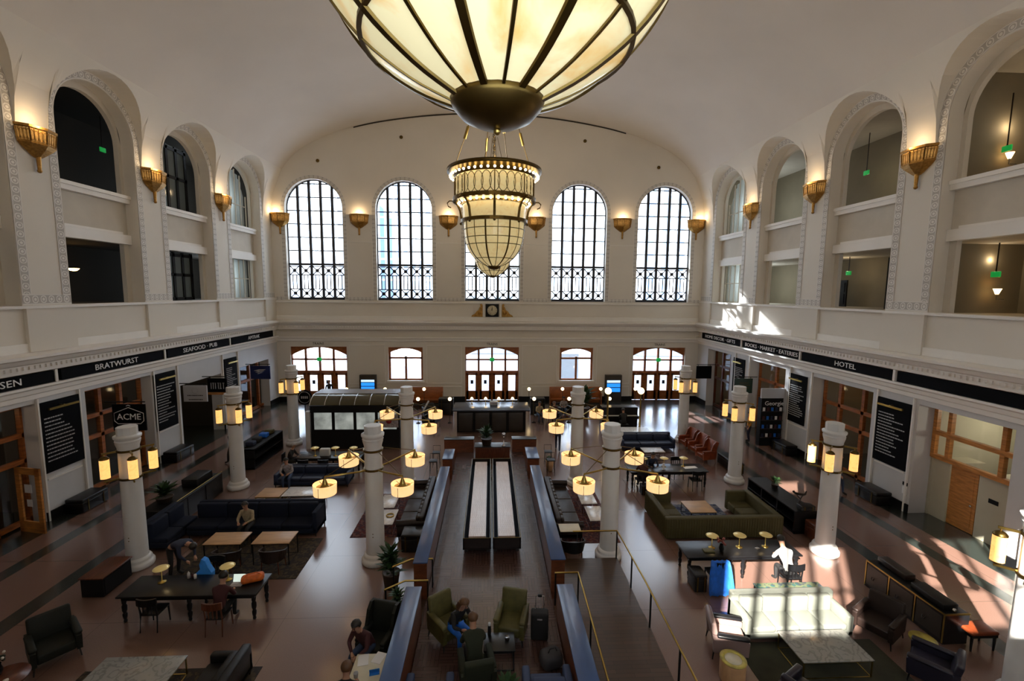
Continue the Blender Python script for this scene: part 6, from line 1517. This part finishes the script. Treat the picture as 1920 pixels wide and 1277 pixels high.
person('dark clothed person standing beside the merchandise shelf with a pale bag', -12.85, 22.3, 0, math.radians(-100), 'walk', 'cloth_black', 'cloth_black', 'hair_dark')
person('person in black walking away beside the inner right column', 3.55, 23.7, 0, math.radians(170), 'walk', 'cloth_black', 'cloth_navy', 'hair_dark')
person('sunlit person in white and dark vest bent over the right front table', 8.62, 11.97, 0, PI, 'sit', 'white_cloth', 'cloth_black', 'hair_dark', lean=.28, bulk=1.1)
person('person in maroon plaid sitting in the wing chair at the lower centre left', -2.88, 9.72, .0, math.radians(-25), 'sit', 'cloth_maroon', 'jeans', 'hair_dark', lean=.2, bulk=1.2, arms={'wriL':(-.05,-.5,.66),'wriR':(.09,-.5,.62)})
person('brown haired person at the cream table cut by the bottom edge', -2.9, 8.0, 0, PI, 'sit', 'cloth_black', 'cloth_black', 'hair_brown', lean=.1, bulk=1.1)
person('woman with long light brown hair leaning forward in the left green armchair', -1.0, 9.93, PZ, math.radians(42), 'sit', 'cloth_black', 'blue_cloth', 'hair_brown', long_hair=True, lean=.25)
person('person in dark green coat with back to the viewer at the bottom centre', -.42, 8.80, PZ, math.radians(190), 'sit', 'cloth_green', 'cloth_black', 'hair_brown', lean=.15, bulk=1.35)
person('person in amber coat standing at the bookshop display', 14.9, 24.9, 0, math.radians(-110), 'stand', 'cloth_amber', 'cloth_navy', 'hair_dark')
person('person in jeans walking behind the nearest right lantern column', 14.95, 18.2, 0, math.radians(20), 'walk', 'cloth_black', 'jeans', 'hair_dark')
person('grey haired person sitting at the left end of the kiosk table', -9.65, 21.2, 0, math.radians(90), 'sit', 'cloth_black', 'cloth_black', 'hair_grey', lean=.1)
person('dark figure standing in the open left entrance door', -12.35, 34.4, 0, .3, 'stand', 'cloth_black', 'cloth_black', 'hair_brown')
person('person in brown sitting at the left of the table beyond the olive sofa', 6.6, 18.66, 0, PI, 'sit', 'cloth_maroon', 'cloth_black', 'hair_brown', lean=.2)
person('person in navy sitting at the far side of the table beyond the olive sofa', 7.3, 19.98, 0, 0, 'sit', 'cloth_navy', 'jeans', 'hair_dark', lean=.2)
G5 = 'group seated on lounge chairs right of the bar'
person('person in beige seated right of the bar, leftmost of three', 3.1, 29.3, 0, .2, 'sit', 'cloth_beige', 'jeans', 'hair_dark')
person('person in maroon seated right of the bar, middle of three', 4.1, 29.3, 0, 0, 'sit', 'cloth_maroon', 'cloth_black', 'hair_brown')
person('person in grey seated right of the bar, rightmost of three', 5.0, 30.7, 0, -.2, 'sit', 'cloth_grey', 'jeans', 'hair_dark')
person('dark clothed person playing at the piano', 8.2, 27.15, 0, PI, 'sit', 'cloth_black', 'cloth_black', 'hair_dark', lean=.1)
t = thing('piano_stool', 'small black stool under the person at the piano', 'stool', (8.2,27.15,0)); m_ = MB(); m_.rbox(-.3,.3,-.16,.16,.38,.44,.02); m_.build('seat', 'black_leather', t); legs4(t, .6, .32, .38, 'ebony', .02)
t = thing('dining_chair', 'dark chair under the grey haired person at the kiosk table', 'chair', (-9.68,21.2,0), PI/2); m_ = MB(); m_.rbox(-.22,.22,-.22,.22,.40,.44,.02); m_.build('seat', 'black_leather', t); legs4(t, .44, .44, .40, 'ebony', .018); m_ = MB(); m_.rbox(-.2,.2,.2,.24,.5,.9,.015); m_.build('backrest', 'ebony', t)
t = thing('dining_chair', 'black chair under the brown haired person at the bottom edge', 'chair', (-2.9,7.97,0), PI); m_ = MB(); m_.rbox(-.22,.22,-.22,.22,.40,.44,.02); m_.build('seat', 'black_leather', t); legs4(t, .44, .44, .40, 'ebony', .018); m_ = MB(); m_.rbox(-.2,.2,.2,.24,.5,.9,.015); m_.build('backrest', 'ebony', t)
t = thing('lounge_chair', 'dark chair under the leftmost person right of the bar', 'chair', (3.1,29.35,0), .2); m_ = MB(); m_.rbox(-.25,.25,-.25,.25,.38,.44,.02); m_.build('seat', 'black_leather', t); legs4(t, .5, .5, .38, 'ebony', .02)
m_ = MB(); m_.rbox(-.12,.12,-.07,.07,0,.32,.03); tag(m_.build('carrier_bag', 'white_cloth'), 'pale carrier bag on the floor beside the person at the merchandise shelf', 'bag', None, (-12.55, 22.05, 0))
# ---------------------------------------------------------------- light
w = bpy.data.worlds.new('World'); SC.world = w; w.use_nodes = True; N = w.node_tree.nodes; L = w.node_tree.links
bg = N['Background']; bg.inputs['Color'].default_value = (.80,.90,1,1); bg.inputs['Strength'].default_value = SKY
def portal(x, z, sx_, sz_, y=YF+.7):
    l = bpy.data.lights.new('daylight', 'AREA'); l.shape = 'RECTANGLE'; l.size = sx_; l.size_y = sz_; l.cycles.is_portal = True
    o = bpy.data.objects.new('daylight_portal', l); COL.objects.link(o); o.location = (x, y, z); o.rotation_euler = (-PI/2,0,0)
for c in WX: portal(c, 12.3, 4.3, 9.0)
for a, b in DOORS: portal((a+b)/2, 2.2, 4.3, 4.2)
for a, b in SMW: portal((a+b)/2, 2.9, 2.6, 2.6)
def light(kind, name, loc, e, col, **kw):
    l = bpy.data.lights.new(name, kind); l.energy = e; l.color = col
    for k, v in kw.items(): setattr(l, k, v)
    o = bpy.data.objects.new(name, l); COL.objects.link(o); o.location = loc; return o
sun = light('SUN', 'sun', (-30,-40,40), SUN, (1,.93,.82), angle=.012)
d = Vector((.56*.857, .83*.857, -.515)); sun.rotation_euler = d.to_track_quat('-Z', 'Y').to_euler()
# sunlight thrown back by glass towers across the street, entering by the right-hand end-wall window and doors
def spot(loc, tgt, e, size, blend=.3, col=(.95,.97,1)):
    o = light('SPOT', 'tower_reflection', loc, e, col, spot_size=size, spot_blend=blend, shadow_soft_size=.25)
    o.rotation_euler = (Vector(tgt)-Vector(loc)).to_track_quat('-Z', 'Y').to_euler()
spot((9.5,56,21), (16.4,29.5,7.0), 260000, .11)
spot((11.5,52,14.5), (14.4,29.0,0), 150000, .11)
warm = (1,.70,.38)
for i, x in enumerate((-16.0,-9.97,-3.32,3.32,9.97,16.0)):
    light('POINT', 'sconce_light', (x, YF-.35, 14.25), SCN, warm, shadow_soft_size=.12)
for p in PIERS[1:6]:
    for sd in (-1, 1): light('POINT', 'sconce_light', (sd*15.85, p, 14.25), SCN, warm, shadow_soft_size=.12)
# fill points added over the chandelier tops to brighten the vault
for y in (2.65, 17.3, 27.7): light('POINT', 'chandelier_fill', (0, y, 13.6), CHN, (1,.84,.64), shadow_soft_size=.9)
# daylit rooms behind the curtained windows of the last bays
for sd in (-1, 1):
    for z in (9.4, 14.4): light('POINT', 'room_light', (sd*18.6, 31.5, z), 90, (.85,.95,1), shadow_soft_size=.4)
# lamps of the hotel corridor behind the right arcade
for y, z in ((17.2,10.0),(13.4,10.0),(17.0,15.0),(13.4,15.0),(23.5,14.8),(24.5,10.0)): light('POINT', 'corridor_light', (19.6, y, z), 14, (1,.78,.5), shadow_soft_size=.15)
light('POINT', 'office_light', (19.3, 14.6, 3.9), 60, (1,.88,.66), shadow_soft_size=.2)
for y in (20,26,31.5):
    light('POINT', 'shop_light', (19.3, y, 4.1), 24, (1,.66,.34), shadow_soft_size=.2)
    light('POINT', 'shop_light', (-19.3, y, 4.1), 16, (1,.66,.34), shadow_soft_size=.2)
light('POINT', 'shop_light', (-19.0, 14.5, 4.1), 22, (1,.6,.3), shadow_soft_size=.2)
c = SC.cycles
c.use_denoising = True; c.max_bounces = 8; c.diffuse_bounces = 5; c.glossy_bounces = 4; c.transparent_max_bounces = 12; c.sample_clamp_indirect = 6; c.caustics_reflective = False; c.caustics_refractive = False
vs_ = SC.view_settings; vs_.view_transform = 'Standard'; vs_.look = 'None'; vs_.gamma = 1; vs_.use_curve_mapping = False; vs_.exposure = EXPO
